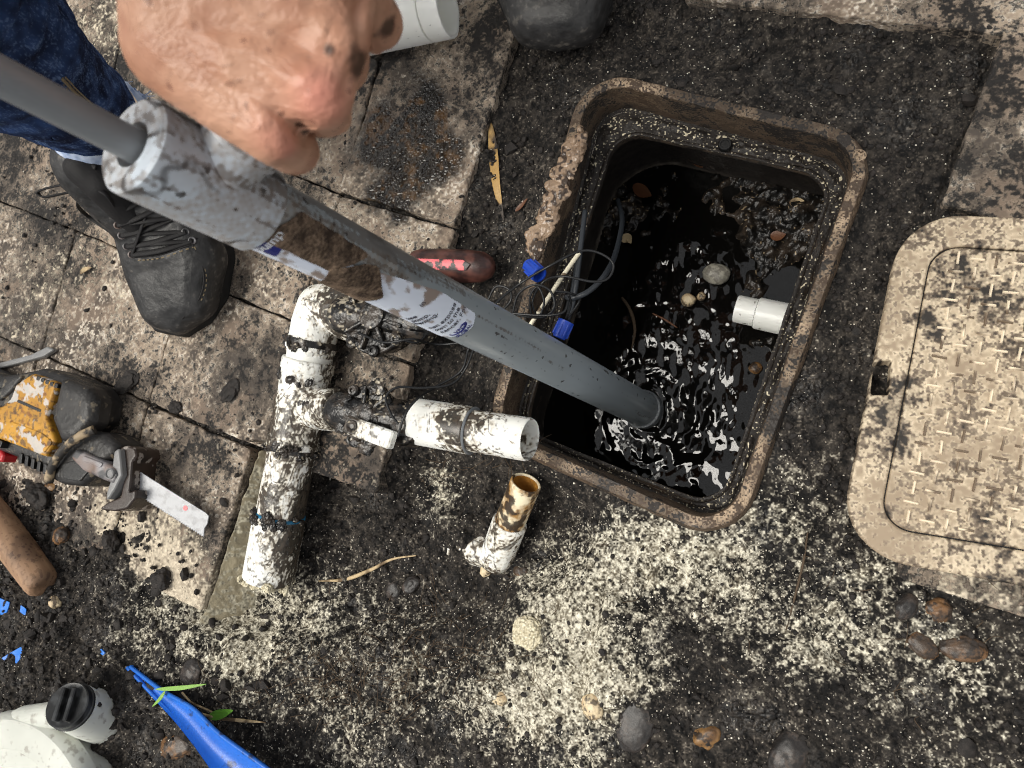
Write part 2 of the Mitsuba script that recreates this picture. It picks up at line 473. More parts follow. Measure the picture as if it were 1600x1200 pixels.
def skin_col(p, n, uv):
    x, y, z = p.x, p.y, p.z
    a, b = fbm(x * 70, y * 70, z * 70, 3), noise(x * 330, y * 330, z * 330)
    base = mix(C(168, 122, 98), C(202, 158, 132), a)
    for c, r in KN:
        d = (dr.square(x - c[0]) + dr.square(y - c[1]) + dr.square(z - c[2])) / r ** 2
        base = mix(base, C(204, 122, 110), dr.exp(-d) * .6)
    base = mix(base, C(112, 72, 56), smoothstep(.70, .84, noise(x * 210 + 3, y * 210, z * 210) * .75 + b * .25) * .55)
    base = mix(base, C(158, 106, 82), smoothstep(.5, .7, fbm(x * 42, y * 42, z * 42 + 5, 3)) * .5)
    for c, r in SMUDGE:
        d = dr.sqrt(dr.square(x - c[0]) + dr.square(y - c[1]) + dr.square(z - c[2])) / r
        base = mix(base, C(46, 34, 28), smoothstep(1.1, .5, d + (fbm(x * 160, y * 160, z * 160, 2) - .5) * .9) * .85)
    return base


mat('m_skin', skin_col, .42, .4, lambda p, n, uv: fbm(p.x * 110, p.y * 260, p.z * 180, 3) * .6 + noise(p.x * 700, p.y * 700, p.z * 700) * .25, .0013, two=False)


def denim_col(p, n, uv):
    x, y, z = p.x, p.y, p.z
    a, b = fbm(x * 30, y * 30, z * 30, 3), fbm(x * 110, y * 110, z * 35, 3)
    w = noise(x * 900, y * 900, z * 300)
    base = mix(C(16, 26, 52), C(52, 76, 122), smoothstep(.3, .75, a * .5 + b * .5))
    return mix(base, C(120, 142, 178), smoothstep(.50, .80, b * .45 + w * .55) * .4)


mat('m_denim', denim_col, .85, .2, lambda p, n, uv: noise(p.x * 800, p.y * 800, p.z * 500), .0006)
mat('m_stitch', C(122, 108, 84), .8)
mat('m_fray', lambda p, n, uv: mix(C(90, 120, 170), C(214, 222, 232), fbm(p.x * 130, p.y * 130, p.z * 130, 3)), .9, .2)
mat('m_shirt', C(58, 62, 66), .9, .2)
mat('m_hair', C(40, 30, 24), .7)


def boot_col(p, n, uv):
    x, y, z = p.x, p.y, p.z
    a, b = fbm(x * 30, y * 30, z * 30, 3), fbm(x * 140, y * 140, z * 140, 3)
    base = mix(C(22, 22, 23), C(52, 51, 51), smoothstep(.3, .75, a * .6 + b * .4))
    return mix(base, C(104, 99, 92), smoothstep(.58, .74, a * .4 + b * .5 + noise(x * 420, y * 420, z * 420) * .14 - .02) * .6)


mat('m_boot', boot_col, .5, .45, lambda p, n, uv: fbm(p.x * 130, p.y * 130, p.z * 130, 3), .0012)
mat('m_sole', C(22, 21, 21), .7, .4, lambda p, n, uv: fbm(p.x * 160, p.y * 160, p.z * 160, 3), .002)
mat('m_lace', C(27, 26, 27), .7, .3)


def yellow_col(p, n, uv):
    x, y, z = p.x, p.y, p.z
    a, b = fbm(x * 45, y * 45, z * 20, 3), fbm(x * 150 + 4, y * 150, z * 150, 3)
    base = mix(C(198, 146, 42), C(146, 102, 32), a)
    base = mix(base, C(120, 76, 26), smoothstep(.5, .7, noise(x * 60 + y * 180, y * 60 - x * 160) * .4 + b * .6))
    base = mix(base, C(60, 46, 30), smoothstep(.50, .66, fbm(x * 190, y * 190, 6., 3) * .8 + b * .2) * .7)
    k = smoothstep(.55, .66, fbm(x * 46 + 7 + y * 20, y * 46, 2., 4) + (b - .5) * .7)
    return mix(base, C(186, 184, 180), k * .8)


mat('m_yellow', yellow_col, .5, .4, lambda p, n, uv: fbm(p.x * 200, p.y * 200, p.z * 200, 3), .0006)
mat('m_rubber', lambda p, n, uv: mix(mix(C(14, 14, 15), C(50, 48, 47), fbm(p.x * 60, p.y * 60, p.z * 60, 3)), C(110, 100, 84), smoothstep(.62, .74, fbm(p.x * 130, p.y * 130, p.z * 130, 3)) * .7), .5, .45,
    lambda p, n, uv: fbm(p.x * 200, p.y * 200, p.z * 200, 2), .0008)
mat('m_black', C(14, 14, 15), .45)
mat('m_steel_dark', lambda p, n, uv: mix(C(62, 62, 64), mix(C(140, 141, 146), C(98, 70, 50), fbm(p.x * 80, p.y * 80, 2., 2)), smoothstep(.35, .65, fbm(p.x * 70, p.y * 70, p.z * 70, 3))), .42, .6)
mat('m_blade', lambda p, n, uv: mix(C(150, 152, 156), C(112, 112, 115), smoothstep(.45, .85, noise(p.x * 30 + p.y * 160, p.y * 60 - p.x * 120) * .5 + fbm(p.x * 160, p.y * 160, 1., 3) * .5)), .4, .6)
mat('m_red', C(170, 22, 30), .4)
mat('m_bolt', C(116, 116, 116), .4, .6)


def wood_col(p, n, uv):
    x, y, z = p.x, p.y, p.z
    u = x * .55 - y * .83
    v = x * .83 + y * .55
    g = fbm(u * 10, v * 160, z * 160, 3)
    base = mix(C(112, 84, 62), C(164, 132, 104), g)
    return mix(base, C(66, 48, 38), smoothstep(.5, .75, fbm(x * 30, y * 30, z * 30, 3)) * .6 + .3 * smoothstep(.6, .7, noise(x * 300, y * 300, z * 300)))


mat('m_wood', wood_col, .6, .4)
mat('m_blue', lambda p, n, uv: mix(mix(C(18, 82, 172), C(30, 110, 206), fbm(p.x * 18, p.y * 18, 1., 2)), C(22, 30, 44), smoothstep(.64, .78, fbm(p.x * 90, p.y * 90, p.z * 90, 3)) * .8), .36, .5)
mat('m_tarp', C(28, 112, 206), .4)
mat('m_offwhite', lambda p, n, uv: mix(mix(C(176, 178, 170), C(206, 208, 200), fbm(p.x * 20, p.y * 20, 3., 3)), C(110, 100, 86), smoothstep(.6, .8, fbm(p.x * 120, p.y * 120, p.z * 120, 3)) * .5), .5, .4)
mat('m_blackplastic', lambda p, n, uv: mix(C(24, 25, 26), C(58, 60, 62), smoothstep(.4, .8, fbm(p.x * 110, p.y * 110, p.z * 110, 2))), .35, .5)
mat('m_maroon', lambda p, n, uv: mix(C(40, 22, 20), C(92, 56, 48), smoothstep(.35, .8, fbm(p.x * 90, p.y * 90, p.z * 90, 3))), .4, .5)
mat('m_pink', lambda p, n, uv: mix(C(214, 100, 106), C(44, 32, 32), smoothstep(.44, .56, fbm(p.x * 130, p.y * 130, 1., 4))), .45)
mat('m_wire', C(22, 23, 25), .42)
mat('m_wire_grey', C(46, 50, 55), .42)
mat('m_wire_white', lambda p, n, uv: mix(C(222, 214, 190), C(110, 92, 70), smoothstep(.6, .7, fbm(p.x * 160, p.y * 160, 1., 2))), .5)
mat('m_nut', C(28, 66, 168), .38)


def muck_col(p, n, uv):
    x, y, z = p.x, p.y, p.z
    b, f = fbm(x * 80, y * 80, z * 80, 3), noise(x * 380, y * 380)
    base = mix(C(12, 11, 10), C(52, 44, 37), smoothstep(.35, .8, b))
    return mix(base, C(150, 132, 104), smoothstep(.8, .9, f * .75 + b * .3))


mat('m_muck', muck_col, .42, .5, lambda p, n, uv: fbm(p.x * 140, p.y * 140, 1., 3), .004)
mat('m_water', C(10, 9, 8), .03, .5, two=False)


def stone(name, a, b, c):
    mat(name, lambda p, n, uv: mix(mix(C(*a), C(*b), smoothstep(.35, .65, fbm(p.x * 70, p.y * 70, p.z * 70, 3))), C(*c), smoothstep(.46, .60, fbm(p.x * 130 + 5, p.y * 130, p.z * 130, 4) * .8 + noise(p.x * 600, p.y * 600, p.z * 600) * .2) * .9), .48, .5,
        lambda p, n, uv: fbm(p.x * 200, p.y * 200, p.z * 200, 2), .0006)


stone('m_stone_brown', (62, 50, 40), (112, 82, 54), (40, 34, 30))
stone('m_stone_orange', (92, 66, 40), (128, 96, 58), (40, 34, 30))
stone('m_stone_dark', (34, 30, 28), (66, 57, 51), (30, 28, 27))
stone('m_stone_tan', (176, 150, 116), (202, 184, 150), (70, 60, 50))
stone('m_stone_grey', (122, 120, 110), (152, 148, 136), (110, 106, 98))
mat('m_sandlump', lambda p, n, uv: mix(C(150, 138, 108), C(236, 228, 202), noise(p.x * 700, p.y * 700, p.z * 700)), .9, .2, lambda p, n, uv: noise(p.x * 500, p.y * 500, p.z * 500), .003)
mat('m_leaf_green', C(96, 150, 44), .5)
mat('m_grass', C(120, 160, 70), .6)
mat('m_straw', lambda p, n, uv: mix(C(190, 168, 130), C(96, 78, 56), smoothstep(.45, .7, fbm(p.x * 90, p.y * 40, 2., 3))), .7)
mat('m_bamboo', lambda p, n, uv: mix(C(172, 138, 82), C(54, 43, 33), smoothstep(.46, .6, fbm(p.x * 60, p.y * 50, 2., 3))), .55)
mat('m_leaf_rust', C(92, 56, 32), .5)
mat('m_root', C(74, 60, 45), .8)
mat('m_crumb', lambda p, n, uv: mix(C(14, 13, 13), C(48, 43, 40), noise(p.x * 260, p.y * 260, p.z * 260)), .75, .35)
mat('m_grain', lambda p, n, uv: mix(C(150, 138, 118), C(240, 236, 222), noise(p.x * 330, p.y * 330, p.z * 330)), .6, .4)


def stub_col(p, n, uv):
    x, y, z = p.x, p.y, p.z
    a, b = fbm(x * 60, y * 60, z * 60, 4), fbm(x * 170, y * 170, z * 170, 3)
    base = mix(C(226, 214, 184), C(150, 112, 62), smoothstep(.38, .62, a * .7 + b * .3))
    return mix(base, C(36, 30, 26), smoothstep(.50, .60, fbm(x * 75 + 4, y * 75, z * 75, 3) * .65 + b * .35) * .92)


mat('m_stub', stub_col, .5, .4)

# ---------------------------------------------------------------- the setting: paving, soil, meter box
def quad_lines(q, off):
    """Quad corners moved outward by off."""
    return np.array(Polygon(q).buffer(off, join_style='mitre').exterior.coords)[:-1]


def rquad(q, r, off=0.0, ns=9, ne=26):
    """Rounded quad outline with a fixed point count: corners q (4 x 2, any orientation), fillet r, moved outward by off."""
    q = np.asarray(q, float)
    if Polygon(q).exterior.is_ccw is False:
        q = q[::-1]
    k0 = q[0]
    n = len(q)
    # offset
    d = np.roll(q, -1, 0) - q; d /= np.linalg.norm(d, axis=1, keepdims=True)
    nn = np.column_stack([d[:, 1], -d[:, 0]])
    o = []
    for i in range(n):
        A, B = np.array([d[i - 1], -d[i]]).T, (q[i] + nn[i] * off) - (q[i - 1] + nn[i - 1] * off)
        s = np.linalg.solve(A, B)
        o.append(q[i - 1] + nn[i - 1] * off + d[i - 1] * s[0])
    q = np.array(o)
    out, r = [], r + off
    for i in range(n):
        u, v = -d[i - 1], d[i]
        ang = math.acos(np.clip(u @ v, -1, 1))
        t = r / math.tan(ang / 2)
        c = q[i] + (u + v) / np.linalg.norm(u + v) * r / math.sin(ang / 2)
        a0, a1 = q[i] + u * t - c, q[i] + v * t - c
        th0, th1 = math.atan2(a0[1], a0[0]), math.atan2(a1[1], a1[0])
        dth = (th1 - th0 + math.pi) % (2 * math.pi) - math.pi
        for k in range(ns):
            th = th0 + dth * k / (ns - 1)
            out.append(c + r * np.array([math.cos(th), math.sin(th)]))
        nxt = (i + 1) % n
        u2, v2 = -d[i], d[nxt]
        ang2 = math.acos(np.clip(u2 @ v2, -1, 1))
        e = q[nxt] + u2 * (r / math.tan(ang2 / 2))
        s = out[-1]
        for k in range(1, ne):
            out.append(s + (e - s) * k / ne)
    return np.array(out)


RIMZ, LEDZ = 0.010, -0.034
RIMQ = gp((926, 125), (1346, 229), (1134, 827), (776, 670), z=RIMZ)
HOLEQ = gp((965, 204), (1300, 279), (1123, 792), (817, 672), z=LEDZ)
rim_outer = Polygon(rquad(RIMQ, .036, .0135))
hole_poly = Polygon(rquad(HOLEQ, .030))

SLABS = [
    [(345, 228), (533, 303), (461, 503), (291, 433)],
    [(291, 433), (461, 504), (415, 703), (232, 629)],
    [(231, 632), (392, 702), (312, 958), (165, 882)],
    [(165, 160), (345, 228), (291, 433), (118, 360)],
    [(118, 360), (291, 433), (232, 629), (62, 553)],
    [(62, 553), (231, 630), (165, 882), (-10, 800)],
    [(-20, 90), (165, 160), (118, 360), (-75, 285)],
    [(-75, 285), (118, 360), (62, 553), (-135, 470)],
    [(-135, 470), (62, 553), (-10, 800), (-215, 710)],
    [(400, 20), (592, 92), (533, 303), (345, 228)],
    [(215, -42), (400, 20), (345, 228), (165, 160)],
    [(30, -112), (215, -42), (165, 160), (-20, 90)],
    [(255, -235), (440, -175), (400, 20), (215, -42)],
    [(440, -175), (640, -110), (594, 85), (400, 20)],
    [(600, 90), (640, -40), (832, -25), (712, 355), (530, 300)],
    [(530, 304), (712, 358), (643, 567), (462, 507)],
    [(462, 509), (643, 570), (586, 773), (418, 715)],
    [(1568, 45), (1800, 95), (1725, 400), (1468, 322)],
    [(1050, -170), (1720, -100), (1700, 72), (1070, 0)],
    [(1385, 690), (1790, 780), (1745, 1012), (1405, 905)],
]
tag('paving', kind='structure')
slab_polys = []
for i, q in enumerate(SLABS):
    c = np.mean(gp(*q), 0)
    P0 = Polygon(gp(*q))
    P = rough_poly(list(P0.buffer(-.0010, join_style='mitre').exterior.coords), r=.004, step=.003, amp=.0020, freq=70, seed=i)
    slab_polys.append(P)
    dz = [0, 0.001, -.001, 0.0015, 0, .001, -.001, 0, .0015, -.001, 0, 0, 0, 0, .003, .001, 0, .004, .002, -.004][i]
    tilt = (R.random(2) - .5) * .010
    def top(x, y, c=c, t=tilt, i=i):
        q = np.column_stack([x, y, x * 0 + i])
        z = (x - c[0]) * t[0] + (y - c[1]) * t[1]
        pits = sm01(.70, .85, meshkit.noise(q * 130, i))
        return z + (meshkit.fbm(q * 48, 3, i) - .5) * .0028 + (meshkit.noise(q * 230, 3) - .5) * .0014 - pits * .0007
    inside = i < 17
    add('slab', pillow(P, -.05, dz, .0022, .0036, top), 'm_slab', 'paving', smooth=60)
mat('m_edge', lambda p, n, uv: mix(mix(C(96, 90, 76), C(158, 148, 124), fbm(p.x * 60, p.y * 60, p.z * 60, 4)), mix(C(30, 28, 26), C(206, 200, 178), noise(p.x * 420, p.y * 420, p.z * 420)), smoothstep(.46, .62, fbm(p.x * 90, p.y * 90, 4., 3) * .6 + noise(p.x * 300, p.y * 300, 2.) * .4) * .75), .85, .3,
    lambda p, n, uv: fbm(p.x * 150, p.y * 150, p.z * 100, 3), .003)
eP = rough_poly(gp((396, 702), (436, 706), (352, 990), (300, 985), (314, 956)), r=.004, step=.003, amp=.002, freq=60, seed=44)
ea, eb = np.array(gp((392, 702))[0]), np.array(gp((312, 958))[0])
en = np.array([(eb - ea)[1], -(eb - ea)[0]]); en /= np.linalg.norm(en)
if (np.array(gp((430, 800))[0]) - ea) @ en < 0: en = -en
add('edge', pillow(eP, -.06, -.006, .002, .003, lambda x, y: -np.clip(((x - ea[0]) * en[0] + (y - ea[1]) * en[1]), 0, .05) * 1.05 + (meshkit.fbm(np.column_stack([x, y, x * 0]) * 60, 3, 3) - .5) * .004), 'm_edge', 'paving', smooth=60, label='sloping concrete edge of the last slab')
slabs_u = shapely.union_all(slab_polys)
shapely.prepare(slabs_u)

TRENCH = Polygon(gp((388, 705), (470, 640), (590, 765), (655, 715), (850, 735), (930, 800), (900, 880), (760, 960), (560, 1000), (400, 1010), (300, 965)))
BOXSIDE = Polygon(gp((715, 350), (880, 250), (780, 690), (590, 790), (650, 560)))
PILES = [(60, 980, 135, .017), (20, 860, 80, .014), (170, 1060, 100, .015), (330, 1060, 70, .008), (120, 1080, 120, .014), (900, 1020, 120, .010), (1460, 985, 90, .006), (30, 460, 60, .004)]
PILEW = [(at(a, b)[:2], np.linalg.norm(at(a + r, b) - at(a, b)), h) for a, b, r, h in PILES]
LUMP = Polygon(gp((945, 925), (1080, 985), (1250, 1005), (1420, 1100), (1390, 1260), (930, 1260), (915, 1100)))


CRACKS = [([(1085, 8), (1250, 36), (1400, 46), (1562, 60)], .004, .006), ([(1566, 60), (1505, 230), (1462, 330)], .006, .006), ([(1276, 105), (1262, 152)], .002, .003), ([(1385, 370), (1345, 450), (1305, 570)], .003, .004), ([(1322, 775), (1266, 850), (1248, 920), (1230, 990)], .003, .004),
          ([(985, 880), (1012, 926)], .003, .003), ([(966, 934), (1030, 962), (1082, 988)], .005, .004), ([(1000, 5), (1010, 60), (990, 110)], .002, .004), ([(1390, 900), (1500, 940), (1600, 960)], .003, .004)]
CRACKW = [(LineString(gp(*c)), d, w) for c, d, w in CRACKS]


def ground_z(x, y):
    q = np.stack([x, y, x * 0], -1)
    z = -.010 + (meshkit.fbm(q * 22, 4, 1) - .5) * .014 + (meshkit.fbm(q * 80, 3, 2) - .5) * .011 + np.maximum(meshkit.fbm(q * 170, 2, 4) - .52, 0) * .008
    tr = sm01(-.022, .03, sdist(TRENCH, x, y))
    z = z - .034 * tr + (meshkit.fbm(q * 45, 3, 8) - .5) * .016 * tr
    z = z - .016 * sm01(-.014, .02, sdist(BOXSIDE, x, y))
    for c, r, h in PILEW:
        z = z + h * np.exp(-((x - c[0]) ** 2 + (y - c[1]) ** 2) / r ** 2) * (.5 + meshkit.fbm(q * 40, 3, 5))
    lp = sm01(-.004, .004, sdist(LUMP, x, y))
    z = z + lp * .007
    pts = shapely.points(np.ravel(x + (meshkit.noise(q * 80, 61) - .5) * .008), np.ravel(y))
    for ln, d, w in CRACKW:
        z = z - d * np.exp(-(shapely.distance(ln, pts).reshape(np.shape(x)) / w) ** 2)
    db = -sdist(rim_outer, x, y)
    w = sm01(.05, .0, db) * (1 - .75 * tr)
    z = z * (1 - w) + w * (-.001 + (meshkit.fbm(q * 60, 3, 4) - .5) * .006)
    return z


def top_z(x, y):
    z = ground_z(x, y)
    return np.where(shapely.contains_xy(slabs_u, x, y), np.maximum(z, .001), z)


def axis_pts(lo, hi, st):
    core = np.arange(lo, hi, st)
    g = st * 1.35 ** np.arange(1, 34)
    o = np.cumsum(g); o = o[o < 40]
    return np.concatenate([lo - o[::-1], core, core[-1] + o])


gx, gy = axis_pts(-1.18, .24, .0021), axis_pts(-.37, .60, .0021)
X, Y = np.meshgrid(gx, gy, indexing='ij')
Z = ground_z(X, Y)
n0, n1 = X.shape
I, J = np.meshgrid(np.arange(n0 - 1), np.arange(n1 - 1), indexing='ij')
idx = (I * n1 + J).ravel()
quads = np.stack([idx, idx + n1, idx + n1 + 1, idx + 1], 1)
V = np.stack([X, Y, Z], -1).reshape(-1, 3)
cc = V[quads].mean(1)
quads = quads[~shapely.contains_xy(rim_outer.buffer(-.004), cc[:, 0], cc[:, 1])]
used, inv = np.unique(quads, return_inverse=True)
add('soil_ground', (V[used], inv.reshape(-1, 4)), 'm_soil', smooth=True)
tag('soil_ground', kind='structure', label='dark damp soil with pale sand spilled over it')

# loose crumbs and grains: tiny faceted pieces
_ico = trimesh.creation.icosahedron()


def scatter(n, lo, hi, fn, seed, sink=.3, flat=(.5, 1.0)):
    g = np.random.default_rng(seed)
    x, y = g.uniform(-1.15, .24, n), g.uniform(-.36, .62, n)
    p = pix(np.column_stack([x, y, x * 0]))
    keep = (p[:, 0] > -40) & (p[:, 0] < 1640) & (p[:, 1] > -40) & (p[:, 1] < 1240) & (~shapely.contains_xy(rim_outer.buffer(-.001), x, y))
    keep &= g.random(n) < fn(x, y, p)
    x, y = x[keep], y[keep]
    m = len(x)
    s = lo * (hi / lo) ** (g.random(m) ** 2.2)
    sc = s[:, None] * np.column_stack([g.uniform(.7, 1.2, m), g.uniform(.7, 1.2, m), g.uniform(*flat, m)])
    a = g.uniform(0, 6.28, m); ca, sa = np.cos(a), np.sin(a)
    v = _ico.vertices[None] * (1 + (g.random((m, 12)) - .5)[..., None] * .5) * sc[:, None]
    v = np.stack([v[..., 0] * ca[:, None] - v[..., 1] * sa[:, None], v[..., 0] * sa[:, None] + v[..., 1] * ca[:, None], v[..., 2]], -1)
    z = top_z(x, y)
    v += np.column_stack([x, y, z + s * (.5 - sink)])[:, None]
    f = (_ico.faces[None] + (np.arange(m) * 12)[:, None, None]).reshape(-1, 3)
    return trimesh.Trimesh(v.reshape(-1, 3), f, process=False)


def dirt_on(x, y, p):
    d = meshkit.fbm(np.column_stack([x, y, x * 0]) * 16, 3, 21)
    on = shapely.contains_xy(slabs_u, x, y)
    pile = np.zeros(len(x))
    for c, r, h in PILEW[:5]:
        pile = np.maximum(pile, np.exp(-((x - c[0]) ** 2 + (y - c[1]) ** 2) / r ** 2))
    return np.where(on, sm01(.52, .75, d) * .13 + pile * .9 + .004, (.6 + .3 * pile) * np.clip(1.1 - sum(a * np.exp(-((x - cx) ** 2 + (y - cy) ** 2) / r ** 2) for cx, cy, r, a in SANDW), .15, 1))


add('soil_clods', scatter(9000, .0025, .0085, lambda x, y, p: np.where(shapely.contains_xy(slabs_u, x, y), 0, .10 * np.clip(1 - 2.5 * sum(a * np.exp(-((x - cx) ** 2 + (y - cy) ** 2) / r ** 2) for cx, cy, r, a in SANDW), 0, 1)) + .9 * np.maximum.reduce([np.exp(-((x - c[0]) ** 2 + (y - c[1]) ** 2) / (r * 1.15) ** 2) for c, r, h in PILEW[:5]]) * (p[:, 1] > 740), 14, sink=.42), 'm_crumb', smooth=40)
tag('soil_clods', 'lumps of dark soil heaped at the lower left', 'soil', kind='stuff')
add('soil_crumbs', scatter(60000, .0006, .0040, dirt_on, 3), 'm_crumb', smooth=False)
tag('soil_crumbs', 'crumbs of dark soil strewn over ground and paving', 'soil', kind='stuff')


def sand_on(x, y, p):
    s = np.zeros(len(x)) + .10
    for cx, cy, r, a in SANDW:
        s = s + a * np.exp(-((x - cx) ** 2 + (y - cy) ** 2) / r ** 2)
    on = shapely.contains_xy(slabs_u, x, y)
    return np.where(on, .12 * s, np.clip(s, 0, 1) * sm01(.3, .65, meshkit.fbm(np.column_stack([x, y, x * 0]) * 40, 3, 31)) + .07)


add('sand_grains', scatter(110000, .0004, .0011, sand_on, 4, sink=.2, flat=(.7, 1)), 'm_grain', smooth=False)
tag('sand_grains', 'coarse pale sand grains scattered on the dark soil', 'sand', kind='stuff')

# clods of wet soil on the paving, each a thing
CLODS = [(965, 605, 0, 0)]
clod = [((362, 612), (.016, .011, .004), 1, 'flat dark clump of soil on the slab left of the white pipe'),
        ((200, 598), (.013, .019, .005), 2, 'dark clump of soil on the paving joint above the saw blade'),
        ((275, 637), (.011, .008, .004), 3, 'small dark soil clump just below a paving joint, left of the pipe'),
        ((255, 905), (.012, .014, .008), 4, 'dark lump of soil on the sandy slab below the saw blade'),
        ((180, 845), (.013, .010, .008), 5, 'dark lump of soil between the wooden handle and the saw blade'),
        ((65, 775), (.022, .015, .012), 6, 'large dark lump of soil beside the upper end of the wooden handle')]
for (a, b), s, i, l in clod:
    c = at(a, b)
    tag(add('soil_clump', blob(c + [0, 0, s[2] * .4 + max(0, ground_z(*np.array([[c[0]], [c[1]]]))[0])], s, i, .5, 1.7, 4, rot=i), 'm_crumb', smooth=40), l, 'soil clump')

mat('m_crust', lambda p, n, uv: mix(mix(C(96, 76, 60), C(176, 152, 128), fbm(p.x * 90, p.y * 90, p.z * 90, 3)), C(48, 38, 32), smoothstep(.48, .6, fbm(p.x * 60, p.y * 60, 2., 3) * .6 + noise(p.x * 330, p.y * 330, 1.) * .4) * .9), .3, .5,
    lambda p, n, uv: fbm(p.x * 180, p.y * 180, p.z * 180, 3), .003)
# ---------------------------------------------------------------- meter box
mb = thing('meter_box', 'brown plastic utility box set in the soil, its lid off and black water inside', 'utility box')
loops = [(RIMQ, .036, .0165, -.07), (RIMQ, .036, .0150, .002), (RIMQ, .036, .0125, RIMZ - .0015), (RIMQ, .036, .0115, RIMZ - .0003), (RIMQ, .036, .006, RIMZ + .0002), (RIMQ, .036, .0012, RIMZ), (RIMQ, .036, .0003, RIMZ - .0012), (RIMQ, .036, -.0010, -.012), (RIMQ, .036, -.002, LEDZ + .002), (RIMQ, .036, -.005, LEDZ - .001)]
ring = [np.column_stack([rquad(q, r, o), np.full(len(rquad(q, r, o)), z)]) for q, r, o, z in loops]
hl = [(.0050, LEDZ - .0006), (.0036, LEDZ + .0016), (.0008, LEDZ + .0018), (0, LEDZ + .0008), (-.0002, LEDZ - .004), (.002, LEDZ - .012), (.026, -.065), (.042, -.12), (.046, -.26)]
ring += [np.column_stack([rquad(HOLEQ, .030, o), np.full(len(ring[0]), z)]) for o, z in hl]


def loft(rings, n, sub=4):
    rr = []
    for a, b in zip(rings[:-1], rings[1:]):
        k = max(1, int(np.ceil(np.linalg.norm(b - a, axis=1).mean() / .005)))
        rr += [a + (b - a) * t for t in np.linspace(0, 1, k, endpoint=False)]
    rr.append(rings[-1])
    m = len(rr)
    i, j = np.meshgrid(np.arange(m - 1), np.arange(n), indexing='ij')
    qd = np.stack([i * n + j, (i + 1) * n + j, (i + 1) * n + (j + 1) % n, i * n + (j + 1) % n], -1).reshape(-1, 4)[:, ::-1]
    return trimesh.Trimesh(np.vstack(rr), np.vstack([qd[:, [0, 1, 2]], qd[:, [0, 2, 3]]]), process=False)


NB = len(ring[0])


def rough(m, amp, freq, seed):
    v = np.array(m.vertices)
    v = v + np.stack([meshkit.fbm(v * freq + k * 9.1, 3, seed + k) - .5 for k in range(3)], -1) * 2 * amp
    return trimesh.Trimesh(v, m.faces, process=False)


def dense(rings):
    out = []
    for r in rings:
        out.append(np.array([r[i] * (1 - t) + r[(i + 1) % len(r)] * t for i in range(len(r)) for t in (0, 1 / 3, 2 / 3)]))
    return out


rd = dense(ring)
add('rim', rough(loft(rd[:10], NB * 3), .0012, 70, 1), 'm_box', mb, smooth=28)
# ledge with dirt heaped on it
lg = loft([rd[9] + (rd[10] - rd[9]) * t for t in np.linspace(0, 1, 14)], NB * 3)
v = np.array(lg.vertices)
v[:, 2] += np.maximum(meshkit.fbm(v * [85, 85, 0] + 3, 4, 6) - .40, 0) * .016 * np.sin(np.pi * np.repeat(np.linspace(0.04, .96, len(v) // (NB * 3)), NB * 3))
add('ledge', trimesh.Trimesh(v, lg.faces, process=False), 'm_box', mb, smooth=50)
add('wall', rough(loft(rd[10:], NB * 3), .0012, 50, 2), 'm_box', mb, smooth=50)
# slot in the rim wall, bolt hole in the ledge, broken concrete-caked strip on the left rim
sl0, sl1 = at(1108, 180, -.016), at(1160, 193, -.016)
t = (sl1 - sl0); L = np.linalg.norm(t); t /= L
add('slot', cbox((sl0 + sl1) / 2 + [0, -.0015, 0], [t, np.cross([0, 0, 1], t), [0, 0, 1]], [L, .006, .010], .0012), 'm_black', mb)
bh = at(1133, 226, LEDZ + .004)
add('bolt_hole', lathe(bh, bh + [0, 0, .002], [(.001, 0), (.001, .0042), (.002, .0046), (.002, .0062), (0, .0075), (-.004, .0075)], 24), 'm_black', mb)
for a, b in ((1343, 243), (911, 344)):
    bh = at(a, b, RIMZ if a > 1000 else LEDZ + .004)
    add('bolt_hole', lathe(bh, bh + [0, 0, .002], [(.0005, 0), (.0005, .003), (.0015, .0034), (.0012, .0046), (0, .006), (-.004, .006)], 24), 'm_box', mb)

crust = []
for i in range(34):
    t = i / 33
    c = at(902 + (834 - 902) * t + R.normal(0, 4), 222 + (395 - 222) * t + R.normal(0, 3), RIMZ)
    crust.append(blob(c + [0, 0, .001], (R.uniform(.006, .011), R.uniform(.008, .013), R.uniform(.003, .006)), i, .35, 1.6, 3, rot=R.uniform(0, 3)))
for i in range(10):
    c = at(905 + R.normal(0, 6), 225 + R.normal(0, 8), RIMZ)
    crust.append(blob(c, R.uniform(.003, .008, 3), 60 + i, .35, 1.6, 3))
add('concrete_crust', cat(*crust), 'm_crust', mb, smooth=50, label='pale concrete crust stuck on the left rim')
# muck on the floor of the box, and the black water
WZ = -.212
hx0, hy0, hx1, hy1 = hole_poly.buffer(.045).bounds
X2, Y2 = np.meshgrid(np.arange(hx0, hx1, .0022), np.arange(hy0, hy1, .0022), indexing='ij')


def muck_z(x, y):
    p = pix(np.stack([x, y, x * 0 + WZ], -1))
    q = np.stack([x, y, x * 0], -1)
    z = WZ - .012 + (meshkit.fbm(q * 26, 4, 40) - .5) * .030 + (meshkit.fbm(q * 90, 3, 41) - .5) * .016
    z = z + .012 * sm01(470, 330, p[..., 1]) + .010 * sm01(1130, 1180, p[..., 0]) * sm01(600, 500, p[..., 1]) + .007 * sm01(1010, 940, p[..., 0]) * sm01(600, 480, p[..., 1])
    pool = np.exp(-(((p[..., 0] - 1070) / 60) ** 2 + ((p[..., 1] - 400) / 40) ** 2)) + np.exp(-(((p[..., 0] - 1060) / 110) ** 2 + ((p[..., 1] - 640) / 110) ** 2))
    return z - .022 * np.minimum(pool, 1)


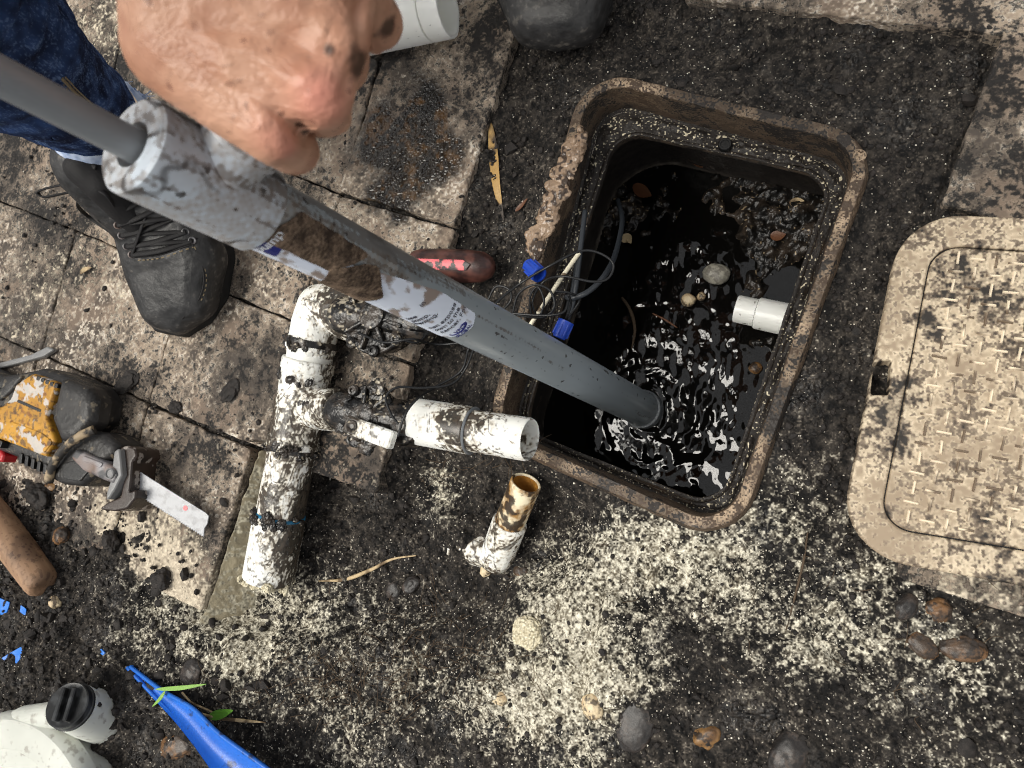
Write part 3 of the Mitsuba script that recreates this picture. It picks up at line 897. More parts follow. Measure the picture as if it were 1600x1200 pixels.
def grid_mesh(X, Y, Z, P):
    a, b = X.shape
    I, J = np.meshgrid(np.arange(a - 1), np.arange(b - 1), indexing='ij')
    k = (I * b + J).ravel()
    qd = np.stack([k, k + b, k + b + 1, k + 1], 1)
    V = np.stack([X, Y, Z], -1).reshape(-1, 3)
    c = V[qd].mean(1)
    qd = qd[shapely.contains_xy(P, c[:, 0], c[:, 1])]
    u, inv = np.unique(qd, return_inverse=True)
    return V[u], inv.reshape(-1, 4)


inner = hole_poly.buffer(.042)
add('mud_floor', grid_mesh(X2, Y2, muck_z(X2, Y2), inner), 'm_muck', smooth=True)
tag('mud_floor', kind='structure', label='black mud and debris on the floor of the box')
X3, Y3 = np.meshgrid(np.arange(hx0, hx1, .0012), np.arange(hy0, hy1, .0012), indexing='ij')


def water_z(x, y):
    p = pix(np.stack([x, y, x * 0 + WZ], -1))
    q = np.stack([x, y, x * 0], -1)
    A = np.exp(-(((p[..., 0] - 1075) / 75) ** 2 + ((p[..., 1] - 665) / 65) ** 2)) + .55 * np.exp(-(((p[..., 0] - 1060) / 110) ** 2 + ((p[..., 1] - 560) / 120) ** 2)) + .5 * np.exp(-(((p[..., 0] - 1080) / 60) ** 2 + ((p[..., 1] - 400) / 50) ** 2)) + .10
    c = at(1015, 640, WZ)
    d = np.hypot(x - c[0], y - c[1]) + (meshkit.fbm(q * 40, 2, 51) - .5) * .02
    w = np.sin(d * 2 * np.pi / .017) * np.exp(-d / .07) * .6 + (meshkit.noise(q * 52, 52) - .5) * 2.8 + (meshkit.noise(q * [130, 70, 1], 53) - .5) * 1.3 + (meshkit.noise(q * 190, 54) - .5) * .35
    return WZ + .0020 * np.minimum(A, 1.1) * w


add('water', grid_mesh(X3, Y3, water_z(X3, Y3), inner), 'm_water', smooth=True)
tag('water', kind='structure', label='rippled black water at the bottom of the utility box')

# ---------------------------------------------------------------- hand pump
pA, pB = dep(1005, 640, .981), dep(205, 225, .388)      # foot in the water, upper end of the body
pax = (pB - pA) / np.linalg.norm(pB - pA)
pL = np.linalg.norm(pB - pA)
_m = (pA + pB) / 2
tc = cam - _m; pe1 = tc - (tc @ pax) * pax; pe1 /= np.linalg.norm(pe1)
pe2 = np.cross(pax, pe1)
if pix(_m + pe2 * .01)[1] < pix(_m)[1]:
    pe2 = -pe2


def pt(px):
    """Distance along the pump, from its foot, of the point of its axis seen at photo column px."""
    lo, hi = 0.0, pL
    for _ in range(40):
        mid = (lo + hi) / 2
        if pix(pA + pax * mid)[0] > px: lo = mid
        else: hi = mid
    return lo


PR = .0222


def pump_mud(light, dark, lo, hi, amt):
    """Mud dragged along the pump: lo..hi is the stretch (metres from the foot) over which it thickens."""
    def col(p, n, uv):
        qx, qy, qz = p.x - float(pA[0]), p.y - float(pA[1]), p.z - float(pA[2])
        dot = lambda e: qx * float(e[0]) + qy * float(e[1]) + qz * float(e[2])
        v, a, b = dot(pax), dot(pe1), dot(pe2)
        w = fbm(a * 45, b * 45, v * 30, 2) * 1.6
        f1 = noise(p.x * 420, p.y * 420, p.z * 420)
        r = smoothstep(lo, hi, v + (fbm(a * 20 + 5, b * 20, v * 9, 2) - .5) * .25)
        film = smoothstep(.46, .62, fbm(v * 16 + w * .7, a * 42 + w * .7, b * 42, 4) * .85 + f1 * .15 + (r - .5) * .16 + amt)
        side = smoothstep(.004, -.020, b) * smoothstep(.40, .46, v) * smoothstep(.66, .60, v)
        strk = smoothstep(.56, .68, side * .22 +  fbm(v * 16 + w * .5, a * 190, b * 190, 3) * .8 + f1 * .2 + (r - .6) * .12 + amt)
        vein = smoothstep(.055, .012, dr.abs(fbm(v * 24 + w * .6, a * 34, b * 34 + w * .6, 3) - .5)) * smoothstep(.46, .6, fbm(v * 14 + 3, a * 20, b * 20, 2)) * r
        speck = smoothstep(.80, .86, noise(v * 170, a * 170, b * 170) * .85 + f1 * .15)
        base = mix(light, dark, fbm(v * 8, a * 20, b * 20, 2))
        base = mix(base, C(134, 116, 98), film * (.15 + .5 * f1) * (.35 + .65 * r))
        base = mix(base, C(80, 66, 54), strk * .6)
        base = mix(base, C(38, 31, 27), vein * .85)
        return mix(base, C(42, 36, 32), speck * .8)
    return col


mat('m_pump', pump_mud(C(146, 154, 158), C(126, 134, 139), .40, .62, -.035), .3, .5)
mat('m_pump_cap', pump_mud(C(190, 199, 208), C(166, 176, 186), .2, .5, -.005), .34, .5)
pump = thing('hand_pump', 'grey plastic hand pump standing in the water, held by the hand', 'hand pump')
t_cap = pt(401)
add('barrel', lathe(pA - pax * .012, pA + pax * (t_cap + .03), [(.012 + .10, .0195), (.002, .0195), (0, .0205), (.001, PR - .001), (.003, PR)] + [(s, PR) for s in np.linspace(.012, .01 + t_cap, 40)] + [(.012 + t_cap + .02, PR)], 72), 'm_pump', pump, smooth=40)
add('foot_ring', lathe(pA, pA + pax, [(-.008, PR), (-.008, PR + .0022), (.0, PR + .003), (.006, PR + .0026), (.0075, PR + .0003)], 72), 'm_rod', pump, smooth=40)
CR = .0262
add('cap', lathe(pA + pax * t_cap, pB, [(0, PR - .001), (0, CR - .0008), (.0012, CR)] + [(s, CR) for s in np.linspace(.01, pL - t_cap - .004, 20)] + [(pL - t_cap - .0015, CR - .0004), (pL - t_cap, CR - .0022), (pL - t_cap - .0004, .0125), (pL - t_cap - .006, .0115), (pL - t_cap - .02, .011)], 80), 'm_pump_cap', pump, smooth=40)
# side outlet: a short tee under the hand
o0 = pA + pax * (pt(318))
od = dep(470, 92, .395) - o0; od = od - (od @ pax) * pax; od /= np.linalg.norm(od)
add('outlet', lathe(o0, o0 + od * .1, [(0, .0215), (.03, .0215), (.031, .0235), (.05, .0235), (.051, .0212), (.105, .0212), (.107, .0195), (.09, .018), (.05, .018)], 64), 'm_pump_cap', pump, smooth=40)
rod_top = pB + pax * .36
add('rod', lathe(pB - pax * .012, rod_top, [(0, 0), (0, .0088), (.2, .0088), (.372, .0088), (.372, 0)], 48), 'm_rod', pump, smooth=40)
ht = np.cross(pax, [0, 1, 0]); ht /= np.linalg.norm(ht)
add('handle', pipe(rod_top - ht * .06, rod_top + ht * .06, .012), 'm_rod', pump, smooth=40)


def wrap(poly_or_mesh, r, h=0.0, res=.0022):
    """(u around the barrel in metres from the side facing the camera, v along it from the foot) -> the surface of radius r."""
    if isinstance(poly_or_mesh, Polygon):
        m = pillow(poly_or_mesh, 0, .0005, .0002, res, bottom=False)
    else:
        m = poly_or_mesh
    v = np.array(m.vertices)
    th = v[:, 0] / r
    rr = r + h + v[:, 2]
    w = pA + pax * v[:, 1:2] + rr[:, None] * (np.cos(th)[:, None] * pe1 + np.sin(th)[:, None] * pe2)
    f = m.faces
    o = trimesh.Trimesh(w, f, process=False)
    c = np.cross(w[f[:, 1]] - w[f[:, 0]], w[f[:, 2]] - w[f[:, 0]])
    outw = w[f].mean(1) - pA; outw = outw - (outw @ pax)[:, None] * pax
    if (c * outw).sum() < 0:
        o = trimesh.Trimesh(w, f[:, ::-1], process=False)
    return o


v0, v1 = pt(712), pt(398)
lab = rough_poly([(-.0065, v0 + .004), (.004, v0), (.034, v0 + .010), (.036, v1), (.010, v1), (.006, v1 - .05), (-.004, v0 + .09), (-.009, v0 + .05)], r=.003, step=.002, amp=.0008, freq=90, seed=3)
lk = add('label', wrap(lab, PR, .0002), 'm_label', pump, smooth=True, label='torn white instruction label with blue logo')


def on_label(text, h, u, v, bold=False, up=True):
    """Lettering that reads around the barrel, from its lower side upward; (u, v) is where the line begins."""
    m = meshkit.text_mesh(text, h, .0003, bold)
    q = np.array(m.vertices)
    # reading direction -u (towards the upper edge), letter tops towards larger v (up the pump)
    k = np.column_stack([u - q[:, 0], v + q[:, 1], q[:, 2]])
    return trimesh.Trimesh(k, m.faces, process=False)


lines = []
vv = v0 + .0185
for tx, u in (('cancer. For', .0225), ('own to the', .0235), ('can expose', .0245), ('', 0), ('warning.', .0295), ('pump,', .0265), ('use', .0265), ('in', .008)):
    if tx:
        lines.append(on_label(tx, .0041, u, vv))
    vv += .0064
vv += .035
for tx in ('outlet', 'under', 'our'):
    lines.append(on_label(tx, .0030, .033, vv)); vv += .0062
add('lettering', wrap(cat(*lines), PR, .0008), 'm_ink', lk, smooth=False)
tag(lk + '__lettering', kind='stuff')
# blue swoosh logo and its letters
th = np.linspace(-.5, 4.1, 30)
cu, cv = .0115, v0 + .0105
ou = np.column_stack([cu + .0088 * np.cos(th), cv - .0040 * np.sin(th)])
iu = np.column_stack([cu + .0010 + .0070 * np.cos(th), cv + .0004 - .0024 * np.sin(th)])
sw = Polygon(np.vstack([ou, iu[::-1]])).buffer(0)
logo = [wrap(g, PR, .0007, .0012) for g in getattr(sw, 'geoms', [sw]) if g.area > 1e-7]
logo += [wrap(on_label('VPC', .0034, cu + .0042, cv - .0013, True), PR, .0009), wrap(on_label('GLOBAL', .0030, cu + .0075, cv - .0078, True), PR, .0009)]
add('logo', cat(*logo), 'm_navy', lk, smooth=False)
tag(lk + '__logo', kind='stuff')
vb = pt(398)
add('title_band', wrap(rough_poly([(.0145, vb - .016), (.024, vb - .02), (.027, vb + .004), (.0145, vb + .004)], r=.001, step=.001), PR, .0006), 'm_navy', lk, smooth=True)
add('title_lettering', wrap(on_label('pump', .0056, .0255, vb - .009, True), PR, .0013), 'm_white', lk, smooth=False)
tag(lk + '__title_lettering', kind='stuff')
# mud-caked tape wrapped round the barrel
add('tape', wrap(rough_poly([(-.011, pt(428)), (.0145, pt(385)), (.014, pt(500)), (-.0075, pt(540))], r=.002, step=.0015, amp=.0008, freq=120, seed=4), PR, .0011), 'm_tape', pump, smooth=True, label='mud caked band below the cap')
add('tape', wrap(rough_poly([(-.003, pt(553)), (.014, pt(585)), (.0345, pt(575)), (.034, pt(520)), (.012, pt(500)), (-.001, pt(535))], r=.002, step=.0015, amp=.0008, freq=120, seed=5), PR, .0016), 'm_tape', pump, smooth=True, label='brown mud stained tape patch across the label')

# ---------------------------------------------------------------- white pipe manifold
man = thing('pipe_manifold', 'mud smeared white plastic pipe manifold with two black valves', 'pipe manifold')
Z0, Z1 = -.012, .034
qb, qt = at(419, 905, Z0), at(497, 487, Z1)
mdir = (qt - qb); ML = np.linalg.norm(mdir); mdir /= ML


def along(py):
    lo, hi = 0, ML
    for _ in range(40):
        m = (lo + hi) / 2
        if pix(qb + mdir * m)[1] > py: lo = m
        else: hi = m
    return lo


def mpt(py):
    return qb + mdir * along(py)


def sect(p0, p1, ro, mat_='m_pvc_dirty', name='pipe', ri=None, **k):
    return add(name, pipe(p0, p1, ro, ri, .0018), mat_, man, smooth=40, **k)


sect(mpt(908), mpt(806), .0300, 'm_pvc_dirty', 'coupling', .026)
sect(mpt(812), mpt(695), .0278, 'm_pvc_dirty', 'pipe')
add('glue_band', pipe(mpt(814), mpt(802), .0292), 'm_glue', man, label='blue solvent smear below the lower pipe joint')
# tee
tq = mpt(637)
vdir = at(840, 694, .05) - tq; vdir -= [0, 0, 0]
e0, e1_ = at(545, 642, .046), at(836, 690, .052)
vd = e1_ - e0; vd /= np.linalg.norm(vd)
tee = union([m3.Manifold.cylinder(1, 1, 1, 48)])
def cyl(a, b, r, n=56):
    t_, x_, y_ = frame(np.asarray(b) - np.asarray(a)); L_ = np.linalg.norm(np.asarray(b) - np.asarray(a))
    mt = np.column_stack([x_ * r, y_ * r, t_ * L_, a]).astype(np.float32)
    return m3.Manifold.cylinder(1, 1, 1, n).transform(mt)
t_body = union([cyl(mpt(700), mpt(565), .0286), cyl(mpt(700), mpt(685), .0302), cyl(mpt(580), mpt(562), .0302), cyl(tq, tq + (e0 - tq) * .80, .0235)])
add('tee', soften(t_body, .0035, 4), 'm_pvc_dirty', man, smooth=40)
sect(mpt(566), mpt(533), .0262, 'm_pvc', 'pipe')
elb = [mpt(545), mpt(505), mpt(486) + [0.004, 0.004, 0], at(520, 480, Z1 + .002), at(552, 497, Z1 + .004)]
el = union([hull(ball(a, .0275), ball(b, .0275)) for a, b in zip(elb[:-1], elb[1:])] + [cyl(mpt(548), mpt(530), .0292)])
add('elbow', soften(el, .004, 6), 'm_pvc_dirty', man, smooth=40)
sect(at(545, 494, Z1 + .004), at(585, 508, Z1 + .006), .0215, 'm_pvc_dirty', 'nipple')
sect(tq + (e0 - tq) * .7, e0 + vd * .012, .0205, 'm_pvc_mud', 'nipple')
# outlet stub reaching over the box corner
s0, sm_, s1 = at(648, 658, .045), at(738, 673, .052), at(828, 687, .060)
sect(s0, sm_, .0242, 'm_pvc', 'coupling', .0215, label='clean white coupling on the valve outlet')
sect(sm_ - vd * .006, s1, .0212, 'm_pvc', 'pipe', .0189, label='open white pipe end over the corner of the box')


def valve(c, r, h, ax_dir, seed, nb=8):
    """Diaphragm valve: through body, ribbed bonnet with bolts, solenoid."""
    k = thing_part = nk(man + '__valve')
    up = np.array([0, 0, 1.0])
    t_, x_, y_ = np.asarray(ax_dir), None, None
    x_ = t_ - (t_ @ up) * up; x_ /= np.linalg.norm(x_); y_ = np.cross(up, x_)
    body = union([cyl(c - [0, 0, .022], c + [0, 0, h * .35], r * .82, 40), hull(ball(c - x_ * r * 1.15, .022), ball(c + x_ * r * 1.15, .022))])
    scene[k] = ply(displace(soften(body, .0035, 3), .0012, 90, seed), 'm_mud', smooth=45)
    labels[k] = {}
    # bonnet: flange plate with scalloped edge, radial ribs, hub
    ang = np.linspace(0, 2 * np.pi, 96, endpoint=False)
    rad = r * (1 + .07 * np.maximum(0, np.cos(ang * nb)) ** 3)
    fl = pillow(Polygon(np.column_stack([c[0] + rad * np.cos(ang), c[1] + rad * np.sin(ang)])), c[2] + h * .3, c[2] + h * .3 + .009, .002, .004)
    parts = [fl]
    z = c[2] + h * .3 + .009
    parts.append(lathe([c[0], c[1], z - .001], [c[0], c[1], z + 1], [(0, r * .42), (h * .45, r * .36), (h * .5, r * .3), (h * .5, 0)], 32))
    for i in range(nb):
        a = (i + .5) * 2 * np.pi / nb
        u = np.array([math.cos(a), math.sin(a), 0])
        parts.append(cbox(np.array([c[0], c[1], z + h * .15]) + u * r * .62, [u, np.cross(up, u), up], [r * .62, .0045, h * .36], .001))
    add('bonnet', displace(cat(*parts), .0007, 160, seed), 'm_mud', k, smooth=40)
    for i in range(nb):
        a = i * 2 * np.pi / nb
        p = np.array([c[0] + r * .93 * math.cos(a), c[1] + r * .93 * math.sin(a), z - .001])
        add('screw', lathe(p, p + up, [(0, .0066), (.004, .0064), (.0058, .0048), (.0060, .0026), (.0040, .0022), (.0040, 0)], 12), 'm_mud', k, smooth=30)
    return k


vc1, vc2 = at(598, 500, .05), at(583, 650, .050)
k1 = valve(vc1, .040, .022, vd, 1)
labels[k1]['label'] = 'ribbed black valve under the pump'
k2 = valve(vc2, .032, .018, vd, 2, 6)
labels[k2]['label'] = 'mud caked black valve with a white tag'
sc = at(628, 664, .062)
add('solenoid', lathe(sc - [0, 0, .03], sc + [0, 0, .03], [(0, 0), (0, .0215), (.028, .0215), (.031, .019), (.031, .009), (.040, .008), (.041, 0)], 40), 'm_mud', k2, smooth=40)
a_, b_ = at(552, 664, .066), at(624, 690, .066)
u_ = b_ - a_; tl = np.linalg.norm(u_); u_ /= tl
v_ = np.cross([0, 0, 1.0], u_)
add('tag_hole', lathe(a_ + u_ * .010 + [0, 0, .017], a_ + u_ * .010 + [0, 0, 1], [(0, 0), (.0018, .0042), (.0022, .0056), (.001, .0068), (-.002, .0068)], 20), 'm_mud', k2, smooth=30)
tk = add('tag', cbox((a_ + b_) / 2 + [0, 0, .012], [u_, v_, [0, 0, 1]], [tl, .0185, .012], .0018), 'm_pvc_dirty', k2, label='white tag with a screw hole, flecked with mud')
# lumps of mud stuck on the valve and joints
lump = []
for i in range(26):
    a = R.uniform(0, 6.28); rr = .034 * math.sqrt(R.random())
    c = vc2 + [rr * math.cos(a), rr * math.sin(a), .014 + .006 * R.random()]
    lump.append(blob(c, R.uniform(.004, .010, 3) * [1, 1, .45], i, .5, 1.9, 3))
for i in range(5):
    a = R.uniform(0, 6.28); rr = .04 * math.sqrt(R.random())
    c = vc1 + [rr * math.cos(a), rr * math.sin(a), .016 + .006 * R.random()]
    lump.append(blob(c, R.uniform(.003, .006, 3) * [1, 1, .5], 90 + i, .5, 1.9, 3))
for py, s, nn in ((806, .031, 20), (697, .031, 12), (538, .030, 12), (590, .03, 5)):
    for i in range(nn):
        t_, x_, y_ = frame(mdir)
        a = R.uniform(0, 6.28)
        u = x_ * math.cos(a) + y_ * math.sin(a)
        if u[2] < -.2: u = -u
        c = mpt(py + R.uniform(-6, 9)) + u * s * .92
        lump.append(blob(c, R.uniform(.0025, .007, 3), 40 + i, .5, 1.9, 3))
for i in range(16):
    t = R.random()
    c = tq + (e0 - tq) * t + [0, 0, .0215] + R.normal(0, .006, 3) * [1, 1, .2]
    lump.append(blob(c, R.uniform(.003, .007, 3) * [1, 1, .4], 140 + i, .5, 1.9, 3))
add('mud_lumps', cat(*lump), 'm_mud', man, smooth=40)
tag(man + '__mud_lumps', kind='stuff')
end = []
for i in range(46):
    t_, x_, y_ = frame(mdir)
    a = R.uniform(0, 6.28)
    u = x_ * math.cos(a) + y_ * math.sin(a)
    end.append(blob(mpt(907) + u * R.uniform(.016, .0305) - mdir * R.uniform(-.004, .004), R.uniform(.003, .007, 3), 300 + i, .4, 1.9, 3))
add('sand_crust', cat(*end), 'm_sandlump', man, smooth=40, label='pale sand stuck round the lower end of the pipe')
tag(man + '__sand_crust', kind='stuff')
# black rings of muddy primer at the joints
for py, w in ((700, .003), (535, .004)):
    t_, x_, y_ = frame(mdir)
    add('joint_ring', displace(lathe(mpt(py) - mdir * w, mpt(py) + mdir * w, [(0, .0285), (.0005, .0305), (w, .0312), (2 * w - .0005, .0305), (2 * w, .0285)], 64), .0008, 150, 3), 'm_mud', man, smooth=40)
gr = pipe(s0 - vd * .004, s0 + vd * .004, .0248)
add('joint_ring', gr, 'm_mud', man, smooth=40)
add('joint_ring', pipe(sm_ - vd * .0012, sm_ + vd * .0012, .0244), 'm_rod', man, smooth=40)

# ---------------------------------------------------------------- other pipes
st = thing('pipe_stub', 'open muddy pipe stub poking from the soil below the white pipe end', 'pipe stub')
a, b, c_ = at(776, 872, -.040), at(797, 815, -.014), at(822, 754, .010)
add('collar', pipe(a, b, .0188, None, .0015), 'm_pvc_mud', st, smooth=40)
add('pipe', pipe(b - (c_ - b) * .2, c_, .0162, .0136), 'm_stub', st, smooth=40, label='brown stained pipe end')
add('pipe_inside', lathe(c_ - (c_ - b) * .9, c_, [(.02, 0), (.02, .0134), (np.linalg.norm(c_ - b) * .9 - .002, .0134)], 48), 'm_pvc_inside', st, smooth=40)
e = at(676, 846, -.066)
add('buried_pipe', pipe(e, a + (at(790, 850, -.064) - a) * .2, .017), 'm_pvc_mud', st, smooth=40)
add('elbow', soften(union([hull(ball(at(745, 850, -.060), .017), ball(a, .0175))]), .004, 4), 'm_pvc_mud', st, smooth=40)

ws = thing('inlet_pipe', 'white pipe end sticking out of the right wall inside the box', 'pipe')
w0, w1, w2 = at(1150, 482, -.15), at(1182, 489, -.15), at(1285, 511, -.15)
add('pipe', pipe(w0, w1, .0160, .0138), 'm_pvc_clean', ws, smooth=40)
add('coupling', pipe(w1, w2, .0184, None), 'm_pvc_clean', ws, smooth=40)
add('collar', pipe(w1 - (w1 - w0) * .03, w1 + (w1 - w0) * .03, .0164), 'm_black', ws, smooth=40)

cp = thing('pipe_coupling', 'clean white pipe coupling lying on the slab beside the fingers', 'pipe coupling')
d0, d1, d2 = at(560, 42, .034), at(668, 18, .034), at(700, 11, .034)
add('socket', pipe(d0, d1, .0335, .029), 'm_pvc_clean', cp, smooth=40)
add('collar', pipe(d1 + (d1 - d0) * .02, d2, .0335, .0285), 'm_pvc_clean', cp, smooth=40)
add('neck', pipe(d1 - (d1 - d0) * .03, d1 + (d1 - d0) * .05, .0305, .0285), 'm_pvc_clean', cp, smooth=40)

# ---------------------------------------------------------------- wires
wr = thing('wire_tangle', 'tangle of thin black wires with blue connectors at the edge of the box', 'wires')


def wire(pts, r, m='m_wire', name='wire', **k):
    return add(name, tube([at(*p) for p in pts], r, 7, 10), m, wr, smooth=True, **k)


wire([(755, 520, .05), (770, 480, .06), (810, 445, .05), (860, 415, .06), (905, 393, .05), (935, 395, .045), (958, 412, .04), (950, 435, .04), (925, 440, .045), (880, 432, .05), (850, 440, .04), (832, 470, .04), (838, 495, .03)], .0013)
wire([(762, 470, .03), (775, 448, .035), (795, 452, .035), (798, 470, .03), (780, 490, .03), (765, 510, .03)], .0013)
wire([(800, 495, .04), (810, 460, .05), (835, 445, .055), (860, 455, .05), (866, 480, .045), (850, 495, .04), (825, 495, .045), (800, 490, .05), (850, 493, .05), (880, 488, .05), (888, 470, .045)], .0013)
wire([(830, 492, .035), (828, 465, .045), (840, 448, .05), (850, 470, .045), (845, 492, .04)], .0012)
wire([(888, 460, .05), (892, 475, .04), (884, 500, .03)], .0014)
wire([(868, 455, .05), (890, 458, .045), (905, 470, .03), (880, 505, .028)], .0013)
wire([(742, 540, .05), (728, 575, .04), (705, 600, .045), (660, 606, .06), (622, 605, .075), (603, 620, .08), (610, 645, .082), (622, 662, .085)], .0013)
wire([(732, 545, .05), (720, 580, .04), (680, 605, .05), (650, 625, .08), (632, 650, .09), (622, 682, .085)], .0013)
wire([(560, 520, .07), (600, 535, .09), (645, 530, .085), (680, 538, .05), (720, 535, .045), (745, 525, .05)], .0012)
wire([(640, 515, .085), (665, 520, .06), (652, 535, .07), (625, 530, .085)], .0012)
wire([(905, 395, .03), (880, 430, .03), (858, 463, .025), (835, 498, .02), (820, 520, .015)], .0024, 'm_wire_white', label='dirty white wire')
wire([(914, 330, .0), (908, 380, .02), (902, 430, .03), (896, 470, .03), (886, 500, .025)], .0028, 'm_wire_grey', label='grey cable over the box rim')
wire([(965, 312, -.1), (972, 345, -.08), (962, 395, -.03), (945, 430, .02), (920, 455, .035), (895, 466, .035), (885, 464, .03)], .0030, 'm_wire_grey', label='grey cable coming out of the box')
wire([(905, 400, .0), (898, 430, -.02), (890, 480, -.04), (882, 520, -.06)], .0022, 'm_wire_grey')


def nut(a, b, **k):
    a, b = np.asarray(a), np.asarray(b)
    L = np.linalg.norm(b - a)
    t_, x_, y_ = frame(b - a)
    key = add('connector', lathe(a, b, [(0, 0), (0, .0062), (.001, .0068), (L * .3, .0072), (L * .9, .0084), (L, .0084), (L, .0068), (L * .6, .006), (L * .6, 0)], 30), 'm_nut', wr, smooth=35, **k)
    ribs = []
    for i in range(8):
        an = i * np.pi / 4
        u = x_ * math.cos(an) + y_ * math.sin(an)
        ribs.append(cbox(a + t_ * L * .5 + u * .0078, [t_, u, np.cross(t_, u)], [L * .75, .0022, .0018], .0004))
    add('rib', cat(*ribs), 'm_nut', key)
    tag(key + '__rib', kind='stuff')


nut(at(873, 528, .03), at(885, 502, .03), label='blue wire connector standing at the box edge')
nut(at(825, 413, .022), at(843, 430, .030), label='blue wire connector lying on the soil')

# ---------------------------------------------------------------- box lid
ld = thing('box_lid', 'tan plastic box lid with raised treads lying on the ground', 'box lid')
LQ = gp((1412, 331), (1835, 352), (1800, 952), (1308, 864), z=.018)
lo_ = rquad(LQ, .052)
lid_out, lid_in = Polygon(lo_), Polygon(rquad(LQ, .052, -.0285))
slotq = Polygon(gp((1365, 566), (1393, 562), (1389, 617), (1360, 617), z=.018)).buffer(-.002).buffer(.002)
band = lid_out.difference(lid_in.buffer(.0006)).difference(slotq)
warp = lambda x, y: (meshkit.fbm(np.column_stack([x, y, x * 0]) * 20, 2, 9) - .5) * .0015
zl = .004
add('frame', pillow(band, zl - .012, .018, .0022, .004, warp), 'm_lid', ld, smooth=50)
add('panel', pillow(lid_in.buffer(-.0006), zl - .008, .0165, .0016, .004, warp), 'm_lid', ld, smooth=50)
add('groove', pillow(lid_in.buffer(.002), zl - .010, .012, .0004, .008), 'm_black', ld, smooth=False)
add('finger_slot', pillow(slotq.buffer(.001), zl - .026, -.014, .0005, .004), 'm_mud', ld, smooth=False)
# treads: short raised bars, each a piece
u, w, o = LU, LW, LO


def bar():
    m = mo(m3.Manifold.hull_points(np.array([(sx * x, sy * y, z) for x, y, z in ((.0060, .0011, 0), (.0052, .0004, .0021)) for sx in (-1, 1) for sy in (-1, 1)], np.float32)))
    return ply(m, 'm_tread', smooth=False)


BAR = bar()
safe = lid_in.buffer(-.008)
ntr = 0
for i in range(-2, 22):
    for j in range(-3, 40):
        p = o + w * (i * .0146) - u * (j * .0128)
        if not safe.contains(Point(p)):
            continue
        if pix([*p, .018])[0] > 1612 or ntr >= 300:
            continue
        ang = math.degrees(math.atan2(w[1], w[0])) + (0 if (i + j) % 2 else 90) + R.uniform(-3, 3)
        key = nk(ld + '__tread')
        scene[key] = {**BAR, 'to_world': T().translate([p[0], p[1], .0167]).rotate([0, 0, 1], ang)}
        labels[key] = {}
        ntr += 1
for (px, py), r in (((1381, 547), .0042), ((1364, 632), .0042), ((1339, 764), .0040)):
    c = at(px, py, .018)
    add('boss', lathe(c - [0, 0, .0006], c + [0, 0, 1], [(0, r + .0012), (.0010, r + .0006), (.0012, r), (.0006, r - .0007), (.0004, .0016), (.0010, .0013), (.0011, 0)], 24), 'm_lid', ld, smooth=30)


def flat_text(tx, h, px, py, z, ang, m, parent, name='lettering', depth=.0007, bold=False):
    t_ = meshkit.text_mesh(tx, h, depth, bold)
    mt = trimesh.transformations.rotation_matrix(math.radians(ang), [0, 0, 1])
    t_.apply_transform(mt)
    c = at(px, py, z)
    t_.apply_translation(c)
    return add(name, t_, m, parent, smooth=False)


flat_text('8', .0095, 1404, 417, .0183, 8, 'm_lid', ld)
flat_text('I', .0065, 1358, 680, .0183, 8, 'm_lid', ld)

for k in list(labels):
    if k.startswith(ld + '__lettering'):
        tag(k, kind='stuff')

# ---------------------------------------------------------------- the person
def hb(px, py, d, rpx):
    return (*dep(px, py, d), rpx * d / F)


fore, wrU, wrR = hb(300, -330, .31, 130), hb(280, -60, .335, 88), hb(420, -85, .332, 92)
heel, mid, carp = hb(286, 66, .350, 92), hb(400, 66, .350, 90), hb(360, -20, .340, 94)
mC, mB, mA, mI = hb(424, 210, .347, 46), hb(501, 150, .339, 51), hb(530, 58, .339, 48), hb(545, -28, .345, 48)
hand = [hull(wrU, wrR, heel, carp), hull(heel, carp, mid), hull(heel, mC), hull(heel, mid, mB, hb(425, 175, .360, 40)), hull(mid, mB, mA), hull(mid, carp, mA), hull(carp, wrR, mI, mA), hull(mid, heel, mC, hb(470, 150, .360, 40))]


def finger(*b):
    return [hull(p, q) for p, q in zip(b[:-1], b[1:])]


hand += finger(mC, hb(463, 235, .383, 38), hb(438, 214, .42, 36), hb(398, 190, .43, 33))
hand += finger(mB, hb(503, 172, .388, 43), hb(486, 138, .425, 38), hb(446, 118, .435, 35))
hand += finger(mA, hb(533, 106, .388, 42), hb(514, 72, .427, 38), hb(470, 56, .437, 35))
hand += finger(mI, hb(590, 36, .386, 41), hb(556, 14, .43, 36), hb(512, 0, .44, 34))
hand += finger(hb(430, -90, .345, 66), hb(520, -130, .372, 52), hb(592, -96, .41, 44), hb(566, -36, .44, 40))      # thumb, round the far side of the outlet
wristp = np.array(wrU[:3]) * .5 + np.array(wrR[:3]) * .5
shR, shL, hipC, neck, headc = np.array([-.55, .62, 1.02]), np.array([-.19, .66, 1.04]), np.array([-.42, .88, .66]), np.array([-.36, .60, 1.12]), np.array([-.34, .47, 1.23])
elR = np.array([-.46, .50, .80])
elL = np.array([-.16, .44, .86]); wrL = rod_top + np.array([.10, .08, .02])
grip = rod_top
arms = [hull((*elR, .042), fore), hull(fore, wrU, wrR), hull((*shR, .062), (*elR, .044)), hull((*shL, .062), (*elL, .044)), hull((*elL, .042), (*wrL, .028))]
lh = [hull((*wrL, .028), (*(grip + [.045, .03, .012]), .026), (*(grip + [.035, .03, -.02]), .022))]
